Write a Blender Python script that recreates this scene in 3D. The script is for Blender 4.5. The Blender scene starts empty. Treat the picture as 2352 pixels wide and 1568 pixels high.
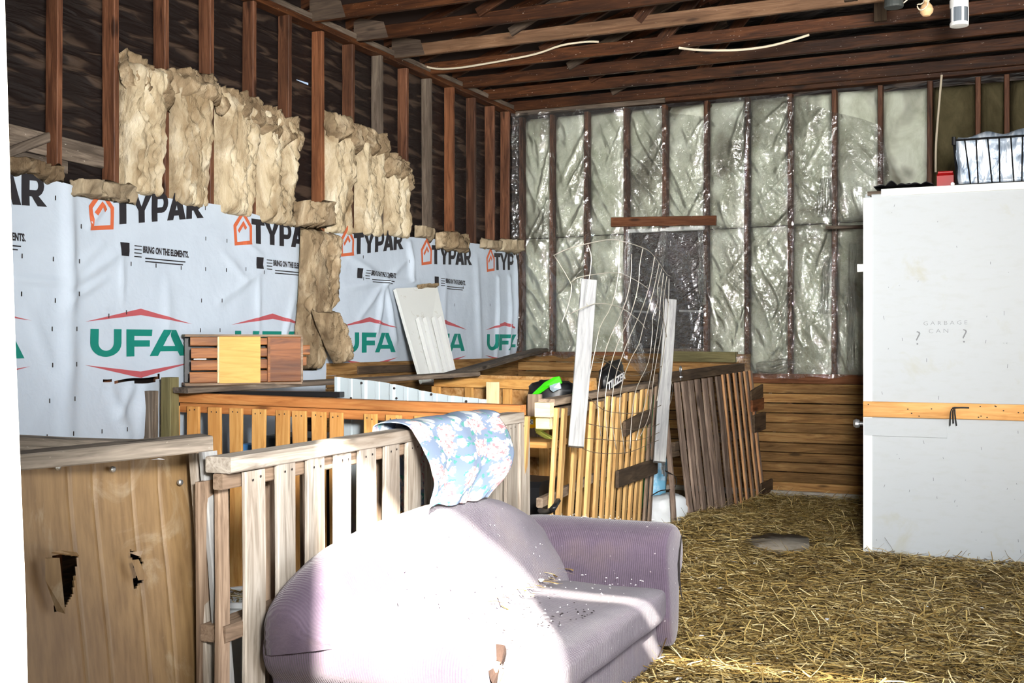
import bpy, bmesh, math, random
import numpy as np
from mathutils import Vector, Matrix, noise
random.seed(7)
S = bpy.context.scene
COL = S.collection
V = Vector

# ------------------------------------------------------------------ camera
F_PX, YAW, CAM_H = 2632.0, math.radians(24.4), 1.45
cam_d = bpy.data.cameras.new('camera'); cam = bpy.data.objects.new('camera', cam_d); COL.objects.link(cam)
cam_d.sensor_width = 36.0; cam_d.lens = F_PX/2352*36.0; cam_d.clip_start = 0.02; cam_d.clip_end = 200
cam.location = (0, 0, CAM_H); cam.rotation_euler = (math.radians(90), 0, YAW)
S.camera = cam

# ------------------------------------------------------------------ world, sun, added fill, flash, exposure
W = bpy.data.worlds.new('sky'); S.world = W; W.use_nodes = True
W.node_tree.nodes['Background'].inputs[0].default_value = (0.62, 0.78, 1.0, 1)
W.node_tree.nodes['Background'].inputs[1].default_value = 1.3
SUN_AZ, SUN_EL = math.radians(31.95), math.radians(32.5)
sd = bpy.data.lights.new('sun', 'SUN'); sun = bpy.data.objects.new('sun', sd); COL.objects.link(sun)
sd.energy = 72.0; sd.color = (1.0, 0.94, 0.84); sd.angle = math.radians(0.9)
sdir = V((-math.sin(SUN_AZ)*math.cos(SUN_EL), math.cos(SUN_AZ)*math.cos(SUN_EL), -math.sin(SUN_EL)))
sun.rotation_euler = sdir.to_track_quat('-Z', 'Y').to_euler(); sun.location = (6, -9, 7)
def area(name, loc, target, sx, sy, power, color):
    d = bpy.data.lights.new(name, 'AREA'); d.shape = 'RECTANGLE'; d.size = sx; d.size_y = sy
    d.energy = power; d.color = color
    o = bpy.data.objects.new(name, d); COL.objects.link(o); o.location = loc
    o.rotation_euler = (V(target)-V(loc)).to_track_quat('-Z', 'Y').to_euler()
    return o
area('side_fill_light', (2.9, 2.9, 1.8), (-4.6, 6.7, 1.7), 3.6, 2.6, 130, (0.92, 0.96, 1.0)).data.spread = math.radians(110)  # added fill lamp, standing in for an assumed side opening out of view
area('photographer_flash', (0.25, 0.6, 2.0), (-4.0, 9.7, 2.28), 0.5, 0.4, 255, (1.0, 0.98, 0.95)).data.spread = math.radians(75)
S.view_settings.view_transform = 'Standard'; S.view_settings.look = 'None'
S.view_settings.gamma = 1.0; S.view_settings.use_curve_mapping = False
S.view_settings.exposure = -0.57
S.cycles.max_bounces = 4; S.cycles.diffuse_bounces = 2; S.cycles.glossy_bounces = 2; S.cycles.transmission_bounces = 2; S.cycles.transparent_max_bounces = 8

# ------------------------------------------------------------------ measuring helpers
cy, sy_ = math.cos(YAW), math.sin(YAW)
def ray(x, y):
    a, b = (x-1176)/F_PX, -(y-784)/F_PX
    return V((cy*a-sy_, sy_*a+cy, b))
C0 = V((0, 0, CAM_H))
def atX(x, y, X): r = ray(x, y); return C0 + r*(X/r.x)
def atY(x, y, Y): r = ray(x, y); return C0 + r*(Y/r.y)
def atZ(x, y, Z): r = ray(x, y); return C0 + r*((Z-CAM_H)/r.z)
def on_line(x, P0, P1):
    """where the vertical plane seen at image column x crosses the ground line P0-P1; returns parameter t"""
    r = ray(x, 784); d = P1-P0
    n = V((r.y, -r.x, 0))
    return -(P0.x*n.x+P0.y*n.y)/(d.x*n.x+d.y*n.y)
def px2(x, y, P0, P1):
    """point on the vertical plane through P0-P1"""
    d = P1-P0; n = V((d.y, -d.x, 0)); r = ray(x, y)
    return C0 + r*((P0.x*n.x+P0.y*n.y)/(r.x*n.x+r.y*n.y))
def nz(*a): return noise.noise(V(a))
def lerp(a, b, t): return a+(b-a)*t
def srgb(r, g, b):
    f = lambda c: (c/255/12.92) if c <= 10 else ((c/255+0.055)/1.055)**2.4
    return (f(r), f(g), f(b))

# ------------------------------------------------------------------ object helpers
WM = {}
def link(o, M, par=None):
    COL.objects.link(o); WM[o.name] = M.copy()
    if par is not None:
        o.parent = par; o.matrix_parent_inverse = WM[par.name].inverted()
    o.matrix_basis = M
    return o
def empty(name, loc, par=None):
    o = bpy.data.objects.new(name, None); o.empty_display_size = 0.1
    return link(o, Matrix.Translation(V(loc)), par)
def thing(name, label, cat, loc, group=None):
    o = empty(name, loc); o['label'] = label; o['category'] = cat
    if group: o['group'] = group
    return o
def tag(o, label, cat, group=None):
    o['label'] = label; o['category'] = cat
    if group: o['group'] = group
    return o
def struct(name, loc=(0, 0, 0), label=None):
    o = empty(name, loc); o['kind'] = 'structure'
    if label: o['label'] = label
    return o
def mesh(name, verts, faces, mat, par=None, M=None, smooth=False, base=None):
    """mesh object; verts in world space; the origin is put at base"""
    me = bpy.data.meshes.new(name)
    M = M or (Matrix.Translation(V(base)) if base is not None else Matrix.Identity(4))
    if base is not None:
        b = V(base); verts = [V(v)-b for v in verts]
    me.from_pydata([tuple(v) for v in verts], [], faces); me.update()
    if mat: me.materials.append(mat)
    if smooth:
        me.polygons.foreach_set('use_smooth', [True]*len(me.polygons))
    o = bpy.data.objects.new(name, me)
    return link(o, M, par)
_bc = {}
def box_mesh(L, Wd, T, mat, ch, seed=None, rag=0.0):
    key = (round(L, 3), round(Wd, 4), round(T, 4), mat.name, round(ch, 4), seed, rag)
    if key in _bc: return _bc[key]
    a, b = Wd/2, T/2; c = min(ch, a*0.6, b*0.6)
    prof = [(-a+c, -b), (a-c, -b), (a, -b+c), (a, b-c), (a-c, b), (-a+c, b), (-a, b-c), (-a, -b+c)]
    ns = 2 if rag == 0 else 4
    rnd = random.Random(seed); vs, fs = [], []
    for i in range(ns):
        x = -L/2+L*i/(ns-1)
        dy, dz = (rnd.uniform(-rag, rag), rnd.uniform(-rag, rag)) if rag else (0, 0)
        sc = 1+(rnd.uniform(-.05, .05) if rag else 0)
        for p in prof: vs.append((x, p[0]*sc+dy, p[1]*sc+dz))
    for i in range(ns-1):
        for k in range(8):
            fs.append((i*8+k, i*8+(k+1) % 8, (i+1)*8+(k+1) % 8, (i+1)*8+k))
    fs.append(tuple(reversed(range(8)))); fs.append(tuple(range((ns-1)*8, ns*8)))
    me = bpy.data.meshes.new('board'); me.from_pydata(vs, [], [f[::-1] for f in fs]); me.update()
    bm = bmesh.new(); bm.from_mesh(me); bmesh.ops.recalc_face_normals(bm, faces=bm.faces); bm.to_mesh(me); bm.free()
    me.materials.append(mat); _bc[key] = me
    return me
def board(name, p0, p1, w, t, wdir, mat, par=None, ch=0.004, rag=0.0, seed=None, off=0.0):
    """plank from p0 to p1, width w along wdir, thickness t"""
    p0, p1 = V(p0), V(p1); x = p1-p0; L = x.length; x = x/L
    y = V(wdir); y = (y-x*y.dot(x)).normalized(); z = x.cross(y)
    me = box_mesh(L, w, t, mat, ch, seed, rag)
    c = (p0+p1)/2+z*off
    M = Matrix(((x.x, y.x, z.x, c.x), (x.y, y.y, z.y, c.y), (x.z, y.z, z.z, c.z), (0, 0, 0, 1)))
    o = bpy.data.objects.new(name, me)
    return link(o, M, par)
def tube_geo(pts, r, n=6):
    pts = [V(p) for p in pts]; vs, fs = [], []
    m = len(pts); up = V((0, 0, 1))
    for i, p in enumerate(pts):
        d = (pts[min(i+1, m-1)]-pts[max(i-1, 0)]).normalized()
        a = d.cross(up if abs(d.z) < .9 else V((1, 0, 0))).normalized(); b = d.cross(a)
        rr = r[i] if isinstance(r, (list, tuple)) else r
        for k in range(n):
            t = 2*math.pi*k/n; vs.append(p+a*math.cos(t)*rr+b*math.sin(t)*rr)
    for i in range(m-1):
        for k in range(n):
            fs.append((i*n+k, i*n+(k+1) % n, (i+1)*n+(k+1) % n, (i+1)*n+k))
    fs.append(tuple(range(n))); fs.append(tuple(range((m-1)*n, m*n)))
    return vs, fs
def smooth_path(pts, k=4):
    pts = [V(p) for p in pts]; out = []
    for i in range(len(pts)-1):
        p0, p1, p2, p3 = pts[max(i-1, 0)], pts[i], pts[i+1], pts[min(i+2, len(pts)-1)]
        for j in range(k):
            t = j/k
            out.append(0.5*((2*p1)+(p2-p0)*t+(2*p0-5*p1+4*p2-p3)*t*t+(3*p1-p0-3*p2+p3)*t**3))
    out.append(pts[-1]); return out
def tube(name, pts, r, mat, par=None, n=6, base=None):
    vs, fs = tube_geo(pts, r, n)
    return mesh(name, vs, fs, mat, par, smooth=True, base=base if base is not None else pts[0])
def lathe(name, prof, c, mat, par=None, n=20, axis=(0, 0, 1), caps=True):
    vs, fs = [], []; c = V(c); ax = V(axis).normalized()
    a = ax.cross(V((1, 0, 0)) if abs(ax.x) < .8 else V((0, 1, 0))).normalized(); b = ax.cross(a)
    for (r, h) in prof:
        for k in range(n):
            t = 2*math.pi*k/n; vs.append(c+ax*h+(a*math.cos(t)+b*math.sin(t))*r)
    for i in range(len(prof)-1):
        for k in range(n):
            fs.append((i*n+k, i*n+(k+1) % n, (i+1)*n+(k+1) % n, (i+1)*n+k))
    if caps: fs.append(tuple(range(n))); fs.append(tuple(range((len(prof)-1)*n, len(prof)*n)))
    o = mesh(name, vs, fs, mat, par, base=c)
    fix(o); return o
def fix(o, smooth_angle=None):
    bm = bmesh.new(); bm.from_mesh(o.data); bmesh.ops.recalc_face_normals(bm, faces=bm.faces); bm.to_mesh(o.data); bm.free()
    return o
def grid(nu, nv, fn, keep=None):
    vs = [fn(i/nu, j/nv) for j in range(nv+1) for i in range(nu+1)]
    fs = []
    for j in range(nv):
        for i in range(nu):
            if keep is None or keep((i+.5)/nu, (j+.5)/nv):
                a = j*(nu+1)+i; fs.append((a, a+1, a+nu+2, a+nu+1))
    return vs, fs
def solidify(o, t, off=0.0):
    m = o.modifiers.new('thickness', 'SOLIDIFY'); m.thickness = t; m.offset = off
    return o
def subsurf(o, lv=2):
    m = o.modifiers.new('smooth', 'SUBSURF'); m.levels = lv; m.render_levels = lv
    o.data.polygons.foreach_set('use_smooth', [True]*len(o.data.polygons)); return o
def batt(name, P, N, T, seed, mat, par=None, nu=16, nv=40, amp=0.03, rag=0.02, base=None, ridge=1.0):
    """ragged fibreglass slab: P(u,v) is its back surface, N its outward normal"""
    N = V(N).normalized(); vs, fs = [], []
    for j in range(nv+1):
        v = j/nv
        for i in range(nu+1):
            u = i/nu
            p0 = P(u, v); du = (P(min(u+.02, 1), v)-P(max(u-.02, 0), v)).normalized(); dv = (P(u, min(v+.02, 1))-P(u, max(v-.02, 0))).normalized()
            e = (1-abs(2*u-1)**8)*(1-abs(2*v-1)**20)
            q = p0*3.0
            ru = rag*(nz(seed, p0.z*9, p0.y*2)+.6*nz(seed+5, p0.z*25, 1.3)) if i in (0, nu) else 0
            rv = rag*1.4*(nz(seed+9, p0.y*10, p0.x*10)) if j in (0, nv) else 0
            n1 = nz(q.x*3+seed, q.y*3.6, q.z*.9); n2 = abs(nz(q.x*7+seed, q.y*7, q.z*2.6))*2-.6; n3 = nz(q.x*15, q.y*19+seed, q.z*7)
            d = T*(max(e, 0)**.45)+amp*ridge*(n1*1.0-n2*.9+n3*.45)*(0.25+0.75*max(e, 0))
            vs.append(p0+N*max(d, 0.004)+du*ru+dv*rv)
    for j in range(nv):
        for i in range(nu):
            a = j*(nu+1)+i; fs.append((a, a+1, a+nu+2, a+nu+1))
    ring = [i for i in range(nu+1)]+[j*(nu+1)+nu for j in range(1, nv+1)]+[nv*(nu+1)+i for i in range(nu-1, -1, -1)]+[j*(nu+1) for j in range(nv-1, 0, -1)]
    k0 = len(vs)
    for r in ring:
        j, i = divmod(r, nu+1); vs.append(P(i/nu, j/nv))
    m = len(ring)
    for k in range(m): fs.append((ring[k], ring[(k+1) % m], k0+(k+1) % m, k0+k))
    fs.append(tuple(range(k0+m-1, k0-1, -1)))
    b = base if base is not None else P(.5, 0)
    o = mesh(name, vs, fs, mat, par, smooth=True, base=b); fix(o)
    return o
# ------------------------------------------------------------------ materials
class NT:
    def __init__(s, name):
        s.m = bpy.data.materials.new(name); s.m.use_nodes = True; s.t = s.m.node_tree; s.n = s.t.nodes
        s.b = s.n['Principled BSDF']; s.out = s.n['Material Output']
    def new(s, typ, **kw):
        n = s.n.new(typ)
        for k, v in kw.items():
            if isinstance(k, str) and hasattr(n, k): setattr(n, k, v)
        return n
    def l(s, a, b): s.t.links.new(a, b)
    def coord(s, kind='Object', scale=(1, 1, 1), rot=(0, 0, 0), rnd=False):
        tc = s.new('ShaderNodeTexCoord'); mp = s.new('ShaderNodeMapping'); mp.inputs['Scale'].default_value = scale; mp.inputs['Rotation'].default_value = rot
        s.l(tc.outputs[kind], mp.inputs['Vector'])
        if rnd:
            oi = s.new('ShaderNodeObjectInfo'); mu = s.new('ShaderNodeMath'); mu.operation = 'MULTIPLY'; mu.inputs[1].default_value = 37.0
            cb = s.new('ShaderNodeCombineXYZ'); s.l(oi.outputs['Random'], mu.inputs[0])
            for k in range(3): s.l(mu.outputs[0], cb.inputs[k])
            s.l(cb.outputs[0], mp.inputs['Location'])
        return mp.outputs[0]
    def noise(s, vec, scale, detail=4, rough=.55, dist=0.0):
        n = s.new('ShaderNodeTexNoise'); n.inputs['Scale'].default_value = scale; n.inputs['Detail'].default_value = detail
        n.inputs['Roughness'].default_value = rough; n.inputs['Distortion'].default_value = dist; s.l(vec, n.inputs['Vector']); return n.outputs['Fac']
    def ramp(s, fac, stops):
        r = s.new('ShaderNodeValToRGB'); e = r.color_ramp.elements
        while len(e) < len(stops): e.new(0.5)
        for k, (p, c) in enumerate(stops): e[k].position = p; e[k].color = (*c, 1) if len(c) == 3 else c
        s.l(fac, r.inputs[0]); return r.outputs[0]
    def mix(s, fac, a, b, mode='MIX'):
        m = s.new('ShaderNodeMix'); m.data_type = 'RGBA'; m.blend_type = mode
        if isinstance(fac, (int, float)): m.inputs[0].default_value = fac
        else: s.l(fac, m.inputs[0])
        for k, x in ((6, a), (7, b)):
            if isinstance(x, tuple): m.inputs[k].default_value = (*x, 1)
            else: s.l(x, m.inputs[k])
        return m.outputs[2]
    def math(s, op, a, b=0.0):
        m = s.new('ShaderNodeMath'); m.operation = op
        for k, x in ((0, a), (1, b)):
            if isinstance(x, (int, float)): m.inputs[k].default_value = x
            else: s.l(x, m.inputs[k])
        return m.outputs[0]
    def bump(s, h, strength=.4, dist=.01):
        b = s.new('ShaderNodeBump'); b.inputs['Strength'].default_value = strength; b.inputs['Distance'].default_value = dist
        s.l(h, b.inputs['Height']); s.l(b.outputs[0], s.b.inputs['Normal']); return b
    def base(s, c):
        if isinstance(c, tuple): s.b.inputs['Base Color'].default_value = (*c, 1)
        else: s.l(c, s.b.inputs['Base Color'])
    def rough(s, r): s.b.inputs['Roughness'].default_value = r
    def spec(s, v): s.b.inputs['Specular IOR Level'].default_value = v

def wood(name, dark, mid, light, rough=.8, var=.35, knots=.8, specks=0.0, bump=.5, stain=None):
    t = NT(name)
    g = t.coord('Object', (1.3, 16, 16), rnd=True)
    n1 = t.noise(g, 2.2, 4, .62, 1.2)
    c = t.ramp(n1, [(.28, dark), (.5, mid), (.72, light)])
    w = t.coord('Object', (.9, 4, 4), rnd=True)
    n2 = t.noise(w, 1.6, 2)
    c = t.mix(t.math('MULTIPLY', t.ramp(n2, [(.42, (0, 0, 0)), (.66, (1, 1, 1))]), .55), c, tuple(x*.45 for x in dark) if stain is None else stain)
    vo = t.new('ShaderNodeTexVoronoi'); vo.inputs['Scale'].default_value = 1.0
    t.l(t.coord('Object', (2.3, 9, 9), rnd=True), vo.inputs['Vector'])
    k = t.ramp(vo.outputs['Distance'], [(.09, (1, 1, 1)), (.17, (0, 0, 0))])
    c = t.mix(t.math('MULTIPLY', k, knots), c, tuple(x*.3 for x in dark))
    oi = t.new('ShaderNodeObjectInfo')
    b = t.math('ADD', t.math('MULTIPLY', oi.outputs['Random'], var), 1-var/2)
    hs = t.new('ShaderNodeHueSaturation'); t.l(b, hs.inputs['Value']); t.l(c, hs.inputs['Color'])
    c = hs.outputs[0]
    if specks:
        sp = t.noise(t.coord('Object', (30, 90, 90), rnd=True), 1.0, 2)
        c = t.mix(t.ramp(sp, [(.70, (0, 0, 0)), (.76, (specks,)*3)]), c, (.75, .68, .58))
    t.base(c); t.rough(rough); t.spec(.3); t.bump(n1, bump, .004)
    return t.m
def flat(name, c, rough=.6, metal=0.0, spec=.4, dirt=0.0, dirtc=(.2, .15, .1), scale=3.0, bump=0.0):
    t = NT(name); col = c
    if dirt or bump:
        n = t.noise(t.coord('Object', (1, 1, 1), rnd=True), scale, 6, .6)
        if dirt: col = t.mix(t.ramp(n, [(.48, (0, 0, 0)), (.75, (dirt,)*3)]), c, dirtc)
        if bump: t.bump(n, bump, .01)
    t.base(col); t.rough(rough); t.b.inputs['Metallic'].default_value = metal; t.spec(spec)
    return t.m
def fibre(name, a, b, c, scale=5.0, bump=.6, dark=None, da=.5, streak=(1, 1, .45)):
    t = NT(name); v = t.coord('Object', streak, rnd=True)
    n1 = t.noise(v, scale, 5, .65, .8); n2 = t.noise(v, scale*7, 3, .7, .3)
    col = t.ramp(n1, [(.3, a), (.5, b), (.7, c)])
    col = t.mix(t.math('MULTIPLY', n2, .35), col, a)
    if dark:
        n3 = t.noise(v, scale*.45, 3, .6, 1.0)
        col = t.mix(t.ramp(n3, [(.47, (0, 0, 0)), (.68, (da,)*3)]), col, dark)
    t.base(col); t.rough(.95); t.spec(.1); t.bump(t.math('ADD', n1, t.math('MULTIPLY', n2, .5)), bump, .02)
    return t.m

m_stud = wood('stud_wood', srgb(58, 33, 22), srgb(98, 62, 42), srgb(126, 86, 62), rough=.6, var=.7)
m_joist = wood('joist_wood', srgb(34, 17, 8), srgb(70, 39, 19), srgb(96, 58, 31), rough=.55, var=.7, specks=.55)
m_joist_pale = wood('pale_joist_wood', srgb(92, 64, 44), srgb(128, 96, 70), srgb(148, 116, 90), rough=.6, specks=.3)
m_plate = wood('grey_plate_wood', srgb(70, 58, 48), srgb(105, 92, 80), srgb(130, 116, 100))
m_treated = wood('treated_plank_wood', srgb(96, 66, 34), srgb(146, 108, 62), srgb(178, 142, 92), var=.7)
m_sill = wood('green_treated_wood', srgb(88, 82, 52), srgb(118, 110, 74), srgb(138, 130, 92), var=.1)
m_header = wood('brown_header_wood', srgb(92, 52, 30), srgb(126, 78, 48), srgb(146, 98, 66))
m_warm = wood('warm_pallet_wood', srgb(176, 122, 60), srgb(208, 156, 88), srgb(222, 178, 112), var=.22, knots=.35, stain=srgb(178, 118, 60))
m_rail = wood('amber_rail_wood', srgb(158, 96, 46), srgb(188, 122, 66), srgb(206, 145, 84), var=.1)
m_lath = wood('yellow_lath_wood', srgb(170, 126, 74), srgb(206, 164, 104), srgb(222, 186, 128), var=.4, knots=.4, stain=srgb(165, 122, 72))
m_lathgrey = wood('grey_rail_wood', srgb(92, 76, 62), srgb(130, 112, 94), srgb(156, 138, 118))
m_grey = wood('weathered_pallet_wood', srgb(122, 112, 100), srgb(170, 161, 149), srgb(198, 190, 179), var=.35, knots=.5, stain=srgb(120, 104, 88))
m_greybrown = wood('grey_brown_wood', srgb(104, 86, 70), srgb(146, 124, 104), srgb(176, 154, 132), var=.3, stain=srgb(88, 70, 56))
m_gate = wood('gate_lath_wood', srgb(84, 68, 58), srgb(134, 114, 100), srgb(168, 148, 130), var=.35)
m_orange = wood('fresh_edge_wood', srgb(176, 120, 78), srgb(204, 152, 106), srgb(218, 172, 126), var=.3, knots=.1)
m_gusset = wood('gusset_plywood', srgb(58, 46, 38), srgb(84, 70, 58), srgb(102, 86, 72))
m_cap = wood('grey_cap_plank_wood', srgb(92, 84, 74), srgb(138, 128, 116), srgb(170, 158, 144), specks=.5, stain=srgb(72, 62, 54))
m_dark = wood('dark_board_wood', srgb(58, 46, 36), srgb(86, 70, 54), srgb(108, 90, 70))
m_oldplank = wood('old_grey_plank_wood', srgb(66, 56, 48), srgb(104, 92, 80), srgb(138, 124, 110), specks=.6)
m_bleach = wood('bleached_stake_wood', srgb(122, 122, 124), srgb(162, 162, 160), srgb(188, 187, 183), var=.1, stain=srgb(112, 112, 116), knots=.6)
m_strap = wood('pine_strap_wood', srgb(196, 138, 78), srgb(218, 164, 100), srgb(230, 182, 122), var=.05)
m_cream = wood('cream_board_wood', srgb(220, 186, 134), srgb(236, 206, 160), srgb(240, 216, 176), knots=.1, var=.1)
m_crate = wood('stained_crate_wood', srgb(104, 58, 26), srgb(150, 92, 44), srgb(176, 116, 62), rough=.5)
m_ply = wood('figured_plywood', srgb(92, 48, 20), srgb(136, 78, 34), srgb(162, 100, 50), rough=.45, knots=.2)
m_yellow = wood('yellow_plywood', srgb(196, 146, 66), srgb(214, 166, 84), srgb(222, 178, 98), rough=.5, knots=.1, var=.05, stain=srgb(200, 150, 70))
m_osb = fibre('osb_sheet', srgb(150, 104, 56), srgb(196, 150, 94), srgb(226, 188, 136), 18, .4, streak=(1, 1, 1))
m_glasswool = fibre('yellowed_fibreglass', srgb(138, 118, 90), srgb(196, 180, 150), srgb(230, 220, 196), 6.5, 1.0, srgb(116, 94, 66), .6)
m_wool_grey = fibre('dirty_fibreglass', srgb(128, 112, 90), srgb(168, 152, 126), srgb(196, 182, 156), 6, .8, srgb(86, 72, 56), .6)
m_wool_brown = fibre('brown_fibreglass', srgb(104, 86, 64), srgb(156, 136, 108), srgb(208, 190, 160), 7, 1.0, srgb(78, 62, 46), .65)
m_wool_green = fibre('pale_green_fibreglass', srgb(176, 180, 158), srgb(214, 218, 200), srgb(236, 240, 226), 3.4, .6, srgb(92, 86, 74), .85, (1, 1, .7))
m_wool_olive_shaded = fibre('shaded_olive_fibreglass', srgb(62, 56, 38), srgb(84, 76, 54), srgb(104, 96, 70), 6, .5)  # brown-green batts without plastic; their shade is put into this darker colour
def mk_panel():
    t = NT('white_painted_panel'); v = t.coord('Object'); n = t.noise(v, 2.4, 6, .62, .4); n2 = t.noise(t.coord('Object', (1, 3, 1)), 9, 5, .6)
    c = t.mix(t.ramp(n2, [(.5, (0, 0, 0)), (.8, (.18,)*3)]), srgb(172, 177, 180), srgb(146, 142, 126))
    c = t.mix(t.ramp(n, [(.60, (0, 0, 0)), (.72, (.45,)*3)]), c, srgb(158, 152, 118))
    t.base(c); t.rough(.55); t.bump(n2, .04, .01); return t.m
m_panel = mk_panel()
m_white = flat('white_paint', srgb(232, 234, 232), .5, dirt=.15, dirtc=srgb(160, 150, 130))
m_steel = flat('white_roofing_steel', srgb(186, 198, 203), .35, .15, dirt=.12, dirtc=srgb(150, 160, 160), scale=4)
m_zinc = flat('zinc_hardware', srgb(180, 184, 186), .35, .85)
m_concrete = flat('concrete', srgb(168, 164, 154), .9, dirt=.8, dirtc=srgb(112, 106, 94), scale=5, bump=.4)
m_slab = flat('dusty_slab', srgb(134, 126, 114), .95, dirt=.6, dirtc=srgb(80, 70, 52), scale=9, bump=.3)
m_black = flat('black_plastic', srgb(22, 22, 24), .4)
m_dkgrey = flat('dark_grey_metal', srgb(62, 66, 64), .5)
m_wire = flat('galvanised_wire', srgb(206, 200, 186), .4, .4)
m_rusty = flat('rusty_wire', srgb(120, 104, 84), .6, .3)
m_cable = flat('white_cable', srgb(214, 200, 176), .5)
m_red = flat('red_plastic', srgb(150, 12, 14), .4)
m_blue = flat('blue_plastic', srgb(70, 130, 190), .4)
m_green = flat('green_film', srgb(60, 200, 20), .3)
m_dkgreen = flat('dark_green_film', srgb(10, 130, 60), .35)
m_silver = flat('silver_film', srgb(170, 190, 200), .3, .3, dirt=.4, dirtc=srgb(60, 70, 74), scale=8)
m_yel = flat('yellow_plastic', srgb(244, 186, 10), .35)
m_lime = flat('lime_plastic', srgb(190, 196, 90), .5)
m_whitefilm = flat('white_sack', srgb(226, 230, 232), .5, dirt=.3, dirtc=srgb(150, 140, 120), bump=.3)
m_bluefilm = flat('blue_bag_film', srgb(120, 180, 210), .35, dirt=.9, dirtc=srgb(225, 230, 235), scale=14)
m_print_black = flat('black_print', srgb(36, 34, 38), .6)
m_print_orange = flat('orange_print', srgb(196, 98, 62), .6)
m_print_green = flat('green_print', srgb(14, 122, 108), .6)
m_print_red = flat('red_print', srgb(176, 84, 90), .6)
m_print_white = flat('white_print', srgb(232, 232, 232), .6)
m_pencil = flat('marker_ink', srgb(120, 122, 124), .8)
m_glasslamp = flat('lamp_glass', srgb(196, 204, 208), .15, dirt=.2)
m_lens = flat('grey_lens', srgb(110, 118, 126), .25)
m_bulb = flat('amber_bulb_glass', srgb(226, 186, 140), .15)
m_feather = flat('feather', srgb(244, 246, 250), .8)
m_dropping = flat('droppings', srgb(226, 224, 222), .8)
m_char = flat('dark_crumbs', srgb(36, 30, 30), .8)
m_inside = flat('dark_window_pane', srgb(30, 27, 28), .25, dirt=.4, dirtc=srgb(60, 52, 50), scale=2)
m_foam = flat('exposed_foam', srgb(60, 44, 36), .95, dirt=.8, dirtc=srgb(50, 34, 30), scale=20, bump=.6)
m_tag = flat('paper_label', srgb(230, 230, 230), .7)
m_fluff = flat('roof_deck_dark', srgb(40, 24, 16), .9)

def mk_paper():
    t = NT('tar_paper'); v = t.coord('Object', (1, .8, 4.5), (math.radians(33), 0, 0))
    n = t.noise(v, 4.0, 3, .45, .5); w = t.ramp(n, [(.54, (0, 0, 0)), (.64, (1, 1, 1))])
    n2 = t.noise(t.coord('Object'), 2.0, 4)
    c = t.mix(t.math('MULTIPLY', w, .5), srgb(18, 10, 8), srgb(92, 74, 60))
    c = t.mix(t.math('MULTIPLY', n2, .25), c, srgb(34, 18, 12))
    t.base(c); t.rough(.55); t.bump(n, .8, .05); return t.m
m_paper = mk_paper()
def mk_wrap():
    t = NT('house_wrap'); v = t.coord('Object')
    n = t.noise(v, 2.2, 4, .6, .5); n2 = t.noise(v, 14, 3, .6, .4)
    c = t.mix(t.ramp(n, [(.4, (0, 0, 0)), (.8, (.35,)*3)]), srgb(190, 201, 213), srgb(164, 175, 188))
    t.base(c); t.rough(.55); t.spec(.3); t.bump(t.math('ADD', n, t.math('MULTIPLY', n2, .3)), .35, .03); return t.m
m_wrap = mk_wrap()
def mk_poly():
    t = NT('clear_poly_film'); n = t.n
    tr = t.new('ShaderNodeBsdfTransparent'); tr.inputs[0].default_value = (.97, .975, .965, 1)
    gl = t.new('ShaderNodeBsdfGlossy'); gl.inputs['Roughness'].default_value = .12; gl.inputs[0].default_value = (1, 1, 1, 1)
    df = t.new('ShaderNodeBsdfDiffuse'); df.inputs[0].default_value = (.75, .75, .72, 1)
    fr = t.new('ShaderNodeFresnel'); fr.inputs[0].default_value = 1.5
    f = t.math('MINIMUM', t.math('MULTIPLY', fr.outputs[0], 4.5), .8)
    mx = t.new('ShaderNodeMixShader'); t.l(f, mx.inputs[0]); t.l(tr.outputs[0], mx.inputs[1]); t.l(gl.outputs[0], mx.inputs[2])
    m2 = t.new('ShaderNodeMixShader'); m2.inputs[0].default_value = .035; t.l(mx.outputs[0], m2.inputs[1]); t.l(df.outputs[0], m2.inputs[2])
    v = t.coord('Object'); nn = t.noise(v, 26, 3, .6, 1.2)
    b = t.new('ShaderNodeBump'); b.inputs['Strength'].default_value = .5; b.inputs['Distance'].default_value = .014; t.l(nn, b.inputs['Height'])
    t.l(b.outputs[0], gl.inputs['Normal'])
    t.l(m2.outputs[0], t.out.inputs['Surface']); return t.m
m_poly = mk_poly()
def mk_cardboard():
    t = NT('worn_hardboard'); n = t.noise(t.coord('Object', (1, 1, .6)), 3.5, 7, .65, 1.5)
    g = t.noise(t.coord('Object', (14, 14, 1)), 4, 4)
    c = t.ramp(g, [(.3, srgb(118, 92, 60)), (.7, srgb(146, 118, 80))])
    c = t.mix(t.ramp(n, [(.54, (0, 0, 0)), (.72, (.7,)*3)]), c, srgb(186, 172, 146))
    n3 = t.noise(t.coord('Object'), 1.2, 3); c = t.mix(t.ramp(n3, [(.5, (0, 0, 0)), (.7, (.5,)*3)]), c, srgb(112, 86, 56))
    t.base(c); t.rough(.5); t.bump(n, .15, .01); return t.m
m_card = mk_cardboard()
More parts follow.
